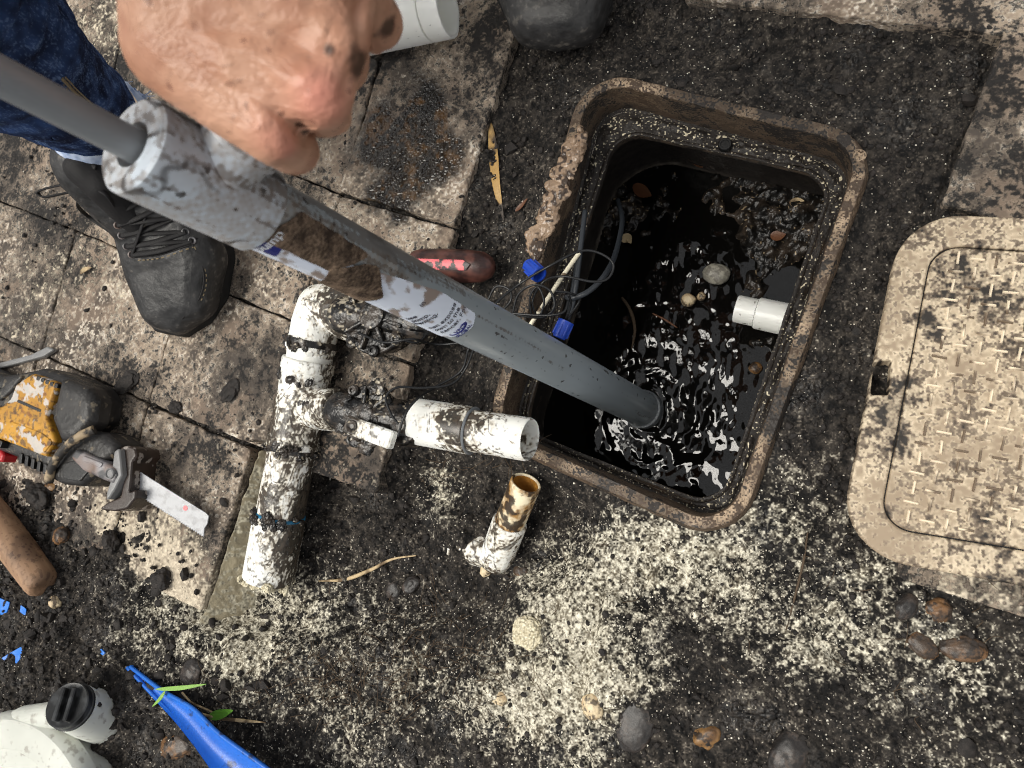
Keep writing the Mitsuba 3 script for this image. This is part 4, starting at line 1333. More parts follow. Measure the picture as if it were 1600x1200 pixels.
for i in range(4):
    o = ht * (.033 - .021 * i)
    b0 = grip + o * 1.0
    ch = [b0 + [.030, .022, .012], b0 + [.004, .030, .020], b0 + [-.020, .010, .006], b0 + [-.012, -.016, -.004]]
    rr = (.0105, .0098, .009, .008)
    lh += [hull((*p, r), (*q, s)) for p, q, r, s in zip(ch[:-1], ch[1:], rr[:-1], rr[1:])]
lh += [hull((*(grip + [.04, .02, -.02]), .014), (*(grip + [.012, -.02, -.018]), .011)), hull((*(grip + [.012, -.02, -.018]), .011), (*(grip + [-.014, -.026, -.004]), .0095))]
hip = [hipC + [-.09, 0, 0], hipC + [.09, 0, 0]]
chest = (shR + shL) / 2 + [0, .02, -.10]
torso = [hull((*hip[0], .11), (*hip[1], .11), (*(chest + [-.08, .04, 0]), .11), (*(chest + [.08, .04, 0]), .11)), hull((*(chest + [-.08, .04, 0]), .11), (*(chest + [.08, .04, 0]), .11), (*shR, .06), (*shL, .06), (*neck, .055)), hull((*neck, .055), (*headc, .06))]
fw = np.array([.10, -.62, -.78]); fw /= np.linalg.norm(fw); fu = np.array([.05, -.78, .62]); fu /= np.linalg.norm(fu); fr = np.cross(fw, fu)
head = [hull((*(headc + fu * .03 - fw * .02), .085), (*(headc - fu * .035 + fw * .02), .062)), hull((*(headc - fu * .075 + fw * .05), .030), (*(headc + fw * .03), .06)),
        hull((*(headc + fw * .085 - fu * .02), .011), (*(headc + fw * .080 + fu * .015), .008), (*(headc + fw * .06), .02))]
head += [hull((*(headc + fr * s * .078 + fu * .01), .016), (*(headc + fr * s * .076 - fu * .02), .010)) for s in (1, -1)]
body = soften(union(hand + arms + lh + torso + head), .0026, 9, .5)
v = np.array(body.vertices)
near = np.linalg.norm(v - np.array(mid[:3]), axis=1) < .16
nrm = np.array(body.vertex_normals)
# tendons and soft unevenness on the back of the hand
kv = np.array([np.array(m[:3]) - np.array(carp[:3]) for m in (mC, mB, mA, mI)])
off = np.zeros(len(v))
for m in (mC, mB, mA, mI):
    a, b = np.array(carp[:3]), np.array(m[:3])
    t = np.clip(((v - a) @ (b - a)) / ((b - a) @ (b - a)), 0, 1)
    d = np.linalg.norm(np.cross(v - a, (b - a) / np.linalg.norm(b - a)), axis=1)
    lat = (v - a) @ np.cross((b - a) / np.linalg.norm(b - a), (cam - b) / np.linalg.norm(cam - b))
    off += .0016 * np.exp(-(lat / .0048) ** 2) * sm01(.35, .9, t) * (t < 1) + .0022 * np.exp(-(np.linalg.norm(v - b - (cam - b) / np.linalg.norm(cam - b) * .012, axis=1) / .010) ** 2)
def along_path(pts, depth, w):
    q = spline([dep(a, b, d) for a, b, d in pts], 8)
    vd_ = (cam - q.mean(0)) / np.linalg.norm(cam - q.mean(0))
    dd = v[:, None, :] - q[None]
    dd = dd - (dd @ vd_)[..., None] * vd_
    r_ = np.linalg.norm(dd, axis=2).min(1)
    facing = np.clip(nrm @ vd_, 0, 1)
    return depth * np.exp(-(r_ / w) ** 2) * facing


hv = np.where(near)[0]
_v, _n = v, nrm
v, nrm = v[hv], nrm[hv]
g_ = np.zeros(len(hv))
for pts, dpt, w_ in (([(478, 208, .35), (462, 188, .34), (436, 158, .34), (400, 110, .34)], -.0030, .0055), ([(548, 120, .35), (528, 104, .34), (500, 92, .34), (455, 62, .34)], -.0022, .0055), ([(560, 20, .35), (536, 10, .34), (490, 2, .34)], -.0020, .005),
                     ([(482, 205, .36), (476, 214, .36), (470, 200, .36)], -.0035, .0028), ([(556, 118, .36), (548, 126, .36), (544, 140, .37)], -.0030, .0026), ([(566, 4, .36), (562, 30, .36), (566, 60, .37)], -.0040, .0030),
                     ([(300, 30, .33), (345, 70, .33), (390, 80, .33), (440, 120, .33)], .0012, .0028), ([(360, -20, .33), (400, 30, .33), (450, 40, .33), (490, 70, .33)], .0012, .0028), ([(345, 70, .33), (360, 120, .33), (400, 170, .33)], .0010, .0026),
                     ([(403, 222, .34), (415, 232, .34), (434, 238, .34)], -.0007, .0014), ([(410, 212, .34), (424, 222, .34), (444, 224, .34)], -.0005, .0012), ([(494, 172, .34), (512, 168, .34), (528, 156, .34)], -.0007, .0014), ([(490, 160, .34), (508, 156, .34), (522, 142, .34)], -.0005, .0012)):
    g_ += along_path(pts, dpt, w_)
v, nrm = _v, _n
off[hv] += g_
off += (meshkit.fbm(v * 60, 3, 3) - .5) * .0018 - .0004 * np.exp(-((meshkit.fbm(v * [110, 220, 170], 2, 12) - .5) / .03) ** 2) + (meshkit.fbm(v * 170, 2, 4) - .5) * .0009
v = v + nrm * (off * near)[:, None]
body = trimesh.Trimesh(v, body.faces, process=False)
person = 'person'
scene[person] = ply(body, 'm_skin', smooth=True)
tag(person, 'person in dark jeans and black boots gripping the pump with a dirty bare hand', 'person')

shirt = union([hull((*hip[0], .118), (*hip[1], .118), (*(chest + [-.08, .04, 0]), .122), (*(chest + [.08, .04, 0]), .122)), hull((*(chest + [-.08, .04, 0]), .122), (*(chest + [.08, .04, 0]), .122), (*shR, .072), (*shL, .072), (*neck, .060)),
               hull((*shR, .074), (*(shR * .25 + elR * .75), .060)), hull((*shL, .074), (*(shL * .25 + elL * .75), .060))])
add('shirt', displace(soften(shirt, .012, 8), .008, 14, 2), 'm_shirt', person, smooth=True)
add('hair', displace(soften(union([hull((*(headc + fu * .045 - fw * .03), .086), (*(headc - fu * .01 - fw * .04), .078))]), .008, 4), .004, 60, 3), 'm_hair', person, smooth=True)
for s in (1, -1):
    add('eye', blob(headc + fw * .071 + fu * .012 + fr * s * .031, [.011] * 3, 1, 0, 1, 2), 'm_white', person)

ankR, a1, a2 = at(134, 172, .195), at(62, 124, .28), at(-24, 50, .36)
kneeR = a2 + (a2 - a1) * 1.15
kneeL, ankL = np.array([-.26, .70, .50]), np.array([-.225, .735, .13])
jl = [hull((*ankR, .050), (*a1, .057)), hull((*a1, .057), (*a2, .068)), hull((*a2, .070), (*kneeR, .074)), hull((*kneeR, .076), (*(hip[0] + [-.02, 0, 0]), .105)),
      hull((*ankL, .056), (*kneeL, .074)), hull((*kneeL, .076), (*(hip[1] + [.02, 0, 0]), .105)), hull((*hip[0], .120), (*hip[1], .120))]
jm = soften(union(jl), .0045, 10)
t_, x_, y_ = frame(a2 - ankR)
jm = displace(jm, .0070, 1, 5, 3, np.array([t_ * 34, x_ * 12 + t_ * 10, y_ * 12]))
jm = displace(jm, .0022, 1, 9, 2, np.array([t_ * 95, x_ * 30, y_ * 30]))
jk = add('jeans', jm, 'm_denim', person, smooth=True, label='dark blue denim jeans')
# seam with stitching down the outside of the leg
sp = []
for t in np.linspace(0.02, 1, 14):
    c = ankR * (1 - t) + a1 * t if t < .5 else a1 * (2 - 2 * t) + a2 * (2 * t - 1)
    c = (ankR + (a1 - ankR) * 2 * t) if t < .5 else (a1 + (a2 - a1) * (2 * t - 1))
    r = .050 + .016 * t
    u = cam - c; tt = (a2 - ankR) / np.linalg.norm(a2 - ankR); u -= (u @ tt) * tt; u /= np.linalg.norm(u)
    s = np.cross(tt, u); s = s if pix(c + s * .01)[0] > pix(c)[0] else -s
    dd = u * .98 + s * .12; dd /= np.linalg.norm(dd)
    loc, _, _ = jm.ray.intersects_location([c + dd * .3], [-dd], multiple_hits=True)
    if len(loc):
        sp.append(loc[np.argmin(np.linalg.norm(loc - (c + dd * .3), axis=1))] + dd * .0008)
if len(sp) > 3:
    sp = np.array(sp)
    add('seam', cat(tube(sp, .0016, 6, 6), tube(sp + [.0032, .001, 0], .0007, 5, 6), tube(sp - [.0032, .001, 0], .0007, 5, 6)), 'm_stitch', jk, smooth=True)
# frayed hem and sock
hc = ankR + (ankR - a1) / np.linalg.norm(ankR - a1) * .028
dirh = (ankR - a1) / np.linalg.norm(ankR - a1)
add('hem', displace(lathe(ankR - dirh * -.014, ankR + dirh * .06, [(.02, .046), (.024, .0500), (.034, .0515), (.046, .0520), (.050, .0500), (.046, .048)], 60), .004, 70, 3), 'm_fray', jk, smooth=True, label='pale frayed hem of the trouser leg')
fr_ = []
for i in range(150):
    a = R.uniform(0, 6.28)
    tt, xx, yy = frame(dirh)
    b = ankR + dirh * .048 + (xx * math.cos(a) + yy * math.sin(a)) * .052
    e_ = b + dirh * R.uniform(.006, .022) + R.normal(0, .005, 3)
    fr_.append(tube([b, (b + e_) / 2 + R.normal(0, .002, 3), e_], .0006, 4, 3))
add('fray', cat(*fr_), 'm_fray', jk, smooth=False)
tag(jk + '__fray', kind='stuff')
sh_top = at(150, 250, .135)
add('sock', displace(tube([ankR, (ankR + sh_top) / 2, sh_top], [.041, .040, .040], 40, 6), .002, 110, 1), 'm_fray', person, smooth=True, label='pale sock above the boot')


def ab(px, py, z, r):
    return (*at(px, py, z), r)


tl_, tr_ = ab(256, 478, .034, .0295), ab(303, 468, .034, .0290)
bl_, br_ = ab(241, 420, .044, .035), ab(309, 405, .046, .035)
il, ir_ = ab(225, 352, .074, .036), ab(284, 335, .070, .033)
an, an2 = ab(192, 306, .105, .043), ab(236, 288, .075, .036)
hl_ = ab(268, 300, .042, .034)
shf = ab(150, 255, .140, .046)
tip = ab(279, 492, .030, .024)
boot = union([hull(tl_, tr_, bl_, br_, tip), hull(bl_, br_, il, ir_), hull(il, ir_, an, an2), hull(an, an2, hl_, shf), hull(br_, hl_, an2)])
bm = soften(boot, .004, 10)
bm = displace(bm, .0022, 30, 2)
bt = add('boot', bm, 'm_boot', person, smooth=True, label='scuffed black boot with untied looking laces')
solep = Polygon(gp((222, 425), (226, 488), (248, 518), (284, 524), (322, 500), (347, 462), (358, 400), (350, 350), (300, 265), (255, 260), (226, 330), z=.012)).buffer(.004).buffer(-.003)
add('sole', pillow(solep, .001, .021, .005, .005), 'm_sole', bt, smooth=50)


def on_boot(px, py, m=None, h=.001):
    """Point of the boot's surface seen at a photo pixel."""
    m = bm if m is None else m
    d = dep(px, py, 1.0) - cam; d /= np.linalg.norm(d)
    loc, _, _ = m.ray.intersects_location([cam], [d])
    return loc[np.argmin(np.linalg.norm(loc - cam, axis=1))] - d * h if len(loc) else at(px, py, .05)


seams = [[(212, 402), (250, 398), (300, 382), (345, 372)], [(216, 396), (252, 391), (300, 375), (340, 364)], [(300, 380), (318, 425), (312, 465), (285, 498)]]
add('seam', cat(*[tube([on_boot(*q, h=.0004) for q in s], .0011, 6, 6) for s in seams]), 'm_lace', bt, smooth=True)
lc = []
rows = [((184, 352), (258, 318)), ((190, 368), (272, 340)), ((198, 385), (290, 362)), ((206, 398), (300, 376)), ((178, 335), (240, 300))]
for (p, q) in rows:
    pm = ((p[0] + q[0]) / 2 - 4, (p[1] + q[1]) / 2 + 5)
    lc.append(tube([on_boot(*p, h=.001), on_boot(*pm, h=.004), on_boot(*q, h=.001)], .0036, 8, 8, .55))
for (p, q) in zip([r[0] for r in rows[:-1]], [r[1] for r in rows[1:]]):
    lc.append(tube([on_boot(*p, h=.001), on_boot((p[0] + q[0]) / 2, (p[1] + q[1]) / 2, h=.005), on_boot(*q, h=.001)], .0028, 7, 8, .5))
lc.append(tube([on_boot(185, 330, h=.004), at(160, 300, .16), at(110, 288, .14), at(62, 298, .12), at(70, 308, .118), at(115, 300, .13), at(158, 306, .15)], .0028, 7, 10, .5))
lc.append(tube([on_boot(180, 318, h=.005), at(150, 296, .16), at(128, 305, .12), at(122, 322, .09), at(140, 340, .06), at(172, 362, .05)], .0025, 7, 10, .5))
lc.append(tube([at(150, 262, .17), at(120, 250, .17), at(98, 258, .15), at(104, 275, .15), at(140, 282, .16)], .0028, 7, 10, .5))
add('lace', cat(*lc), 'm_lace', bt, smooth=True)
for (p, q) in rows:
    for e_ in (p, q):
        c = on_boot(*e_, h=.0006); d_ = (cam - c) / np.linalg.norm(cam - c)
        add('eyelet', lathe(c - d_ * .001, c + d_, [(0, .0046), (.0016, .0044), (.0022, .0036), (.0014, .0026), (.0006, .0018)], 16), 'm_steel_dark', bt, smooth=30)
st_ = []
for s_ in [[(216, 407), (252, 403), (300, 387), (344, 377)], [(304, 386), (322, 428), (316, 466), (290, 496)]]:
    q = spline([on_boot(*z_, h=.0004) for z_ in s_], 10)
    st_ += [tube([q[i], q[i + 1]], .0007, 5, 1) for i in range(0, len(q) - 1, 2)]
add('stitching', cat(*st_), 'm_stitch', bt, smooth=False)
tag(bt + '__stitching', kind='stuff')
add('tongue', displace(hull_m := soften(union([hull(ab(160, 290, .150, .020), ab(215, 345, .100, .018), ab(130, 262, .165, .020))]), .004, 5), .001, 60, 1), 'm_lace', bt, smooth=True)
for i, (px, py) in enumerate(((272, 432), (240, 440))):
    pass
b2 = union([hull(ab(838, 28, .036, .031), ab(902, 24, .036, .031), ab(868, 40, .032, .026), ab(822, -40, .045, .036), ab(915, -50, .045, .036)), hull(ab(822, -40, .045, .036), ab(915, -50, .045, .036), ab(850, -130, .075, .040), ab(895, -130, .075, .040)),
            hull(ab(850, -130, .075, .040), ab(895, -130, .075, .040), (*(ankL + [0, 0, -.01]), .046), (-.225, .76, .05, .036))])
b2m = displace(soften(b2, .004, 10), .002, 30, 5)
bt2 = add('boot', b2m, 'm_boot', person, smooth=True, label='toe of the other black boot on the dark soil')
add('sole', pillow(Polygon(gp((778, 0), (800, 44), (845, 64), (890, 66), (930, 48), (953, 5), (945, -90), (930, -190), (850, -190), (780, -80), z=.012)).buffer(.004).buffer(-.003), .001, .022, .005, .006), 'm_sole', bt2, smooth=50)

# ---------------------------------------------------------------- reciprocating saw
mat('m_rust', lambda p, n, uv: mix(mix(C(16, 14, 13), C(54, 38, 29), fbm(p.x * 60, p.y * 60, p.z * 60, 3)), C(130, 122, 116), smoothstep(.58, .68, fbm(p.x * 130, p.y * 130, p.z * 130, 3))), .45, .6)
saw = thing('power_saw', 'worn yellow and black power saw with a long bare blade', 'saw')


def plate(pts, z0, z1, r, m, name='part', parent=saw, rr=.003, zp=None, step=.003, **k):
    zz = z1 if zp is None else zp
    return add(name, pillow(rough_poly(gp(*pts, z=zz), r=rr, step=.002), z0, z1, r, step), m, parent, smooth=50, **k)


plate([(-120, 540), (0, 585), (22, 582), (48, 577), (62, 573), (92, 582), (135, 600), (149, 622), (144, 655), (100, 700), (76, 738), (20, 715), (-120, 660)], .004, .046, .012, 'm_rubber', 'body', rr=.006, label='black rubber body')
plate([(92, 588), (134, 604), (146, 624), (140, 660), (112, 690), (90, 690), (76, 655)], .03, .058, .012, 'm_rubber', 'bumper', rr=.006)
yk = plate([(50, 583), (89, 598), (72, 652), (86, 688), (70, 714), (20, 694), (-90, 655), (-90, 622), (0, 636), (16, 622), (24, 600)], .03, .056, .004, 'm_yellow', 'cover', rr=.004, label='scratched yellow cover')
plate([(-90, 590), (0, 606), (20, 588), (38, 584), (16, 612), (0, 626), (-90, 612)], .03, .050, .004, 'm_rubber', 'grip', rr=.003)
plate([(14, 657), (64, 676), (82, 690), (68, 708), (24, 692), (8, 675)], .05, .0572, .0008, 'm_yellow', 'badge', yk, rr=.003)
plate([(28, 624), (64, 640), (62, 644), (26, 628)], .05, .0568, .0003, 'm_black', 'slot', yk, rr=.0004, step=.002)
plate([(-60, 664), (4, 690), (0, 700), (-60, 675)], .04, .0562, .0003, 'm_black', 'slot', saw, rr=.0005)
for i in range(5):
    x, y = 58 + i * 7, 587 + i * 2.9
    plate([(x, y), (x + 4.5, y + 1.8), (x + 2.5, y + 8), (x - 2, y + 6)], .05, .0566, .0003, 'm_black', 'vent', yk, rr=.0003, step=.002)
for i in range(5):
    x, y = 30 + i * 9.5, 707 + i * 4.2
    plate([(x, y), (x + 5, y + 2), (x + 3, y + 18), (x - 2, y + 16)], .03, .0475, .0005, 'm_black', 'vent', saw, rr=.0004, step=.002)
# front boot with its worn rim
plate([(76, 738), (102, 695), (140, 672), (160, 676), (180, 692), (178, 712), (160, 724), (140, 746), (122, 760), (92, 757), (78, 750)], .006, .050, .010, 'm_rubber', 'nose', rr=.005)
rimp = [at(76, 752, .050), at(82, 728, .056), (at(100, 702, .060)), at(124, 682, .062), at(148, 671, .056)]
mat('m_nose', lambda p, n, uv: mix(C(44, 41, 38), C(150, 132, 106), smoothstep(.40, .62, fbm(p.x * 100, p.y * 100, p.z * 100, 4))), .6, .4)
add('nose_rim', displace(tube(rimp, .0056, 14, 10), .0010, 120, 1), 'm_nose', saw, smooth=True, label='worn rim of the nose, caked tan')
plate([(96, 724), (130, 716), (140, 734), (124, 752), (98, 748)], .04, .0512, .0008, 'm_black', 'recess', rr=.003)
plate([(108, 714), (118, 701), (178, 730), (184, 742), (176, 756), (160, 750), (128, 735)], .034, .058, .004, 'm_steel_dark', 'shaft', rr=.002)
plate([(130, 712), (160, 724), (156, 731), (126, 719)], .05, .0596, .0008, 'm_steel_dark', 'shaft_ridge', rr=.001)
c = at(173, 740, .058)
add('screw', lathe(c, c + [0, 0, 1], [(-.002, .0068), (.0022, .0066), (.0030, .0052), (.0012, .0044), (.0012, 0)], 24), 'm_bolt', saw, smooth=30)
plate([(187, 699), (199, 696), (210, 700), (213, 712), (206, 722), (204, 748), (201, 770), (212, 764), (211, 778), (198, 795), (178, 799), (152, 796), (166, 786), (188, 776), (194, 745), (191, 716)], .010, .048, .0022, 'm_rust', 'shoe', rr=.002, label='rusty steel shoe')
plate([(178, 705), (186, 700), (190, 742), (178, 766), (166, 784), (166, 770), (172, 752)], .04, .056, .002, 'm_bolt', 'bracket', rr=.0015)
# blade, tilted down to its tip
zt = at(322, 822, .012); zr = at(208, 748, .034)
bx, by = zr[:2], zt[:2]


def blade_z(x, y):
    t = ((x - bx[0]) * (by[0] - bx[0]) + (y - bx[1]) * (by[1] - bx[1])) / ((by - bx) @ (by - bx))
    return .034 + (.012 - .034) * t


def gpl(p):
    """Pixel to (x, y) on the tilted blade."""
    z = .024
    for _ in range(6):
        q = at(*p, z); z = float(blade_z(q[0], q[1]))
    return q[:2]


tooth = []
a_, b_ = np.array([319, 840.]), np.array([202, 765.])
for i in range(36):
    q = a_ + (b_ - a_) * i / 36; q2 = a_ + (b_ - a_) * (i + .5) / 36
    nrm_ = np.array([-(b_ - a_)[1], (b_ - a_)[0]]); nrm_ /= np.linalg.norm(nrm_)
    tooth += [gpl(q), gpl(q2 - nrm_ * -2.2)]
bl = Polygon([gpl((203, 744)), gpl((213, 733)), gpl((322, 801)), gpl((327, 806)), gpl((325, 818)), gpl((320, 826))] + tooth + [gpl((200, 762))]).buffer(0)
bl = max(getattr(bl, 'geoms', [bl]), key=lambda g: g.area)
bmz = pillow(bl, 0, .0013, .0003, .003, lambda x, y: blade_z(x, y))
vv_ = np.array(bmz.vertices); low = vv_[:, 2] < .0005
vv_[low, 2] = blade_z(vv_[low, 0], vv_[low, 1])
bk = add('blade', trimesh.Trimesh(vv_, bmz.faces, process=False), 'm_blade', saw, smooth=30)
rp = Polygon([gpl((197, 733)), gpl((213, 734)), gpl((208, 752)), gpl((204, 760)), gpl((196, 760)), gpl((200, 746))])
rz = pillow(rp, 0, .0026, .0004, .003, lambda x, y: blade_z(x, y)); vv_ = np.array(rz.vertices); low = vv_[:, 2] < .001; vv_[low, 2] = blade_z(vv_[low, 0], vv_[low, 1]) - .001
mk = pillow(Point(*gpl((291, 794))).buffer(.0032), 0, .0016, .0002, .002, lambda x, y: blade_z(x, y)); vv2 = np.array(mk.vertices); lo2 = vv2[:, 2] < .001; vv2[lo2, 2] = blade_z(vv2[lo2, 0], vv2[lo2, 1]) + .0008
add('mark', trimesh.Trimesh(vv2, mk.faces, process=False), 'm_pink', bk, smooth=30, label='faint pink mark')
add('clamp', trimesh.Trimesh(vv_, rz.faces, process=False), 'm_red', saw, smooth=30, label='red blade clamp')
plate([(-60, 690), (0, 702), (6, 710), (2, 722), (-60, 712)], .02, .040, .003, 'm_red', 'trigger', rr=.002)

# ---------------------------------------------------------------- other tools and scraps
def gz(px, py):
    p = at(px, py)
    i, j = np.searchsorted(gx, p[0]), np.searchsorted(gy, p[1])
    z = Z[min(i, n0 - 1), min(j, n1 - 1)]
    return float(max(z, .001) if shapely.contains_xy(slabs_u, p[0], p[1]) else z)


a, b = at(-170, 590, .030), at(70, 917, .026)
L = np.linalg.norm(b - a)
wh = thing('wooden_handle', 'worn brown wooden tool handle at the left edge, its round end on soil', 'tool handle')
add('shaft', displace(lathe(a, b, [(0, 0), (0, .018)] + [(s, .0205 + .0012 * math.sin(s * 22)) for s in np.linspace(.01, L - .012, 40)] + [(L - .005, .0195), (L - .0015, .0165), (L, .012), (L, 0)], 56), .0006, 60, 2), 'm_wood', wh, smooth=40)
add('ferrule', lathe(a, b, [(-.02, .0215), (.02, .0222), (.03, .0222), (.03, .019)], 40), 'm_steel_dark', wh, smooth=40)

tw = pillow(rough_poly(gp((-140, 612), (0, 571), (56, 556), (82, 543), (93, 548), (76, 559), (0, 580), (-140, 628)), r=.001, step=.002), 0.002, .008, .002, .003, lambda x, y: (x + .93) * -.02)
tag(add('scraper_blade', tw, 'm_bolt', smooth=40), 'thin pale metal blade lying on the paving above the power saw', 'metal blade')

rc0, rc1 = at(640, 412, .010), at(773, 418, .008)
L = np.linalg.norm(rc1 - rc0); ud = (rc1 - rc0) / L
rh = thing('red_tool_handle', 'dark red tool handle with a pink panel lying behind the pump', 'tool handle')
add('grip', displace(lathe(rc0, rc1, [(0, 0), (.001, .009), (.006, .0145), (.016, .0178), (.04, .0186), (L - .03, .0184), (L - .014, .0165), (L - .004, .011), (L, .004), (L, 0)], 48), .0007, 90, 2), 'm_maroon', rh, smooth=40)
pk0 = Polygon([(-.0045, .012), (.0048, .010), (.0055, L - .03), (.002, L - .022), (-.0035, L - .026)]).buffer(.001)
pm = pillow(pk0, 0, .0012, .0005, .002, bottom=False)
q = np.array(pm.vertices)
up_ = (cam - rc0) / np.linalg.norm(cam - rc0); up_ = up_ - (up_ @ ud) * ud; up_ /= np.linalg.norm(up_); sd = np.cross(up_, ud)
th_ = q[:, 0] / .0187
w_ = rc0 + ud * q[:, 1:2] + (.0186 + q[:, 2])[:, None] * (np.cos(th_)[:, None] * up_ + np.sin(th_)[:, None] * sd)
add('panel', trimesh.Trimesh(w_, pm.faces[:, ::-1], process=False), 'm_pink', rh, smooth=False, label='pink panel flecked with soil')

# blue plastic blade
Lp = [(199, 1043, .012), (238, 1084, .016), (280, 1128, .020), (318, 1176, .024), (352, 1222, .028), (395, 1290, .03)]
Rp = [(204, 1042, .014), (252, 1078, .026), (300, 1106, .036), (342, 1146, .044), (405, 1192, .050), (490, 1255, .055)]
Ls, Rs = spline([at(*p) for p in Lp], 10), spline([at(*p) for p in Rp], 10)
rows_ = []
for a, b in zip(Ls, Rs):
    t = np.linspace(0, 1, 14)[:, None]
    w_ = np.linalg.norm(b - a)
    p = a + (b - a) * t
    p[:, 2] += (-.22 * np.sin(t[:, 0] * np.pi) * w_) + .10 * w_ * np.exp(-(t[:, 0] / .08) ** 2)
    rows_.append(p)
G = np.array(rows_); nr, ncol = G.shape[:2]
I, J = np.meshgrid(np.arange(nr - 1), np.arange(ncol - 1), indexing='ij'); k = (I * ncol + J).ravel()
qd = np.stack([k, k + 1, k + ncol + 1, k + ncol], 1)
topm = trimesh.Trimesh(G.reshape(-1, 3), np.vstack([qd[:, [0, 1, 2]], qd[:, [0, 2, 3]]]), process=False)
if topm.face_normals[:, 2].mean() < 0:
    topm = trimesh.Trimesh(topm.vertices, topm.faces[:, ::-1], process=False)
vn = topm.vertex_normals
bot = trimesh.Trimesh(topm.vertices - vn * .0028, topm.faces[:, ::-1], process=False)
bs = thing('blue_scoop', 'curved blue plastic scoop narrowing to a point among the soil', 'scoop')
add('blade', cat(topm, bot), 'm_blue', bs, smooth=50)
add('edge', cat(tube(Ls, .0024, 8, 1), tube(Rs, .0024, 8, 1)), 'm_blue', bs, smooth=True)
for pts, l in (([(-30, 930), (0, 934), (16, 941), (12, 957), (0, 962), (-30, 960)], 'blue plastic scrap at the left edge, just below the wooden handle'), ([(33, 945), (42, 952), (40, 962), (31, 956)], 'tiny blue plastic scrap right of the scrap below the wooden handle'),
               ([(4, 1028), (20, 1018), (34, 1010), (38, 1018), (22, 1046)], 'triangular blue plastic scrap above the white round pail lid'), ([(150, 1009), (158, 1012), (166, 1020), (162, 1024), (152, 1016)], 'small blue plastic scrap above the tip of the blue scoop')):
    z = gz(*np.mean(pts, 0)) + .003
    tag(add('plastic_scrap', pillow(rough_poly(gp(*pts, z=z), r=.0006, step=.0015), z, z + .0014, .0004, .003, lambda x, y: (meshkit.fbm(np.column_stack([x, y, x * 0]) * 60, 2, 3) - .5) * .004), 'm_tarp', smooth=30), l, 'plastic scrap', 'blue plastic scraps on the soil')

# pail lid and jug
pc = at(2, 1327, .05)
pr = np.linalg.norm(at(2, 1115, .05)[:2] - pc[:2])
pl_ = thing('pail', 'off white round pail lid at the bottom left corner', 'pail')
add('lid', lathe(pc, pc + [0, 0, 1], [(0, 0), (0, pr * .72), (.0005, pr * .735), (.004, pr * .745), (.0045, pr * .76), (.0035, pr * .90), (.001, pr * .955), (-.004, pr * .985), (-.011, pr), (-.02, pr), (-.02, pr * .97)], 120), 'm_offwhite', pl_, smooth=30)
add('wall', lathe(pc, pc + [0, 0, 1], [(-.018, pr * .96), (-.07, pr * .92)], 96), 'm_offwhite', pl_, smooth=30)
jg = thing('white_jug', 'white plastic container neck with a ribbed black screw cap', 'container')
ja, jb = at(112, 1206, .020), at(112, 1104, .062)
jd = (jb - ja) / np.linalg.norm(jb - ja); jd = jd * .6 + np.array([0, 0, .8]); jd /= np.linalg.norm(jd); ja = jb - jd * .085
add('neck', lathe(ja, jb, [(0, .030), (.05, .0285), (.075, .0262), (.0835, .0262), (.085, .024), (.085, 0)], 56), 'm_offwhite', jg, smooth=40)
ck = add('cap', lathe(jb - jd * .004, jb + jd, [(0, .0245), (.0005, .0262), (.004, .0266), (.005, .0252), (.0125, .0252), (.0135, .0240), (.0125, .0205), (.0122, 0)], 56), 'm_blackplastic', jg, smooth=30)
_, jx, jy = frame(jd)
jx_ = at(150, 1100, .07) - at(112, 1104, .07); jx_ = jx_ - (jx_ @ jd) * jd; jx_ /= np.linalg.norm(jx_); jy = np.cross(jd, jx_)
for s in (-1, 1):
    add('rib', cbox(jb + jd * .0115 + jx_ * s * .0065, [jx_, jy, jd], [.0055, .036, .009], .0012), 'm_blackplastic', ck, smooth=30)
add('arm', soften(union([hull(ball(jb - jd * .028, .017), ball(at(40, 1122, .035), .015)), hull(ball(at(40, 1122, .035), .015), ball(at(10, 1135, .03), .014))]), .004, 4), 'm_offwhite', jg, smooth=40)
lm = [blob(jb - jd * R.uniform(.004, .02) + jx * R.normal(0, .016) + jy * R.normal(0, .016), R.uniform(.003, .008, 3), i, .35, 1.7, 2) for i in range(10)]
add('soil_lumps', cat(*lm), 'm_crumb', jg, smooth=40); tag(jg + '__soil_lumps', kind='stuff')

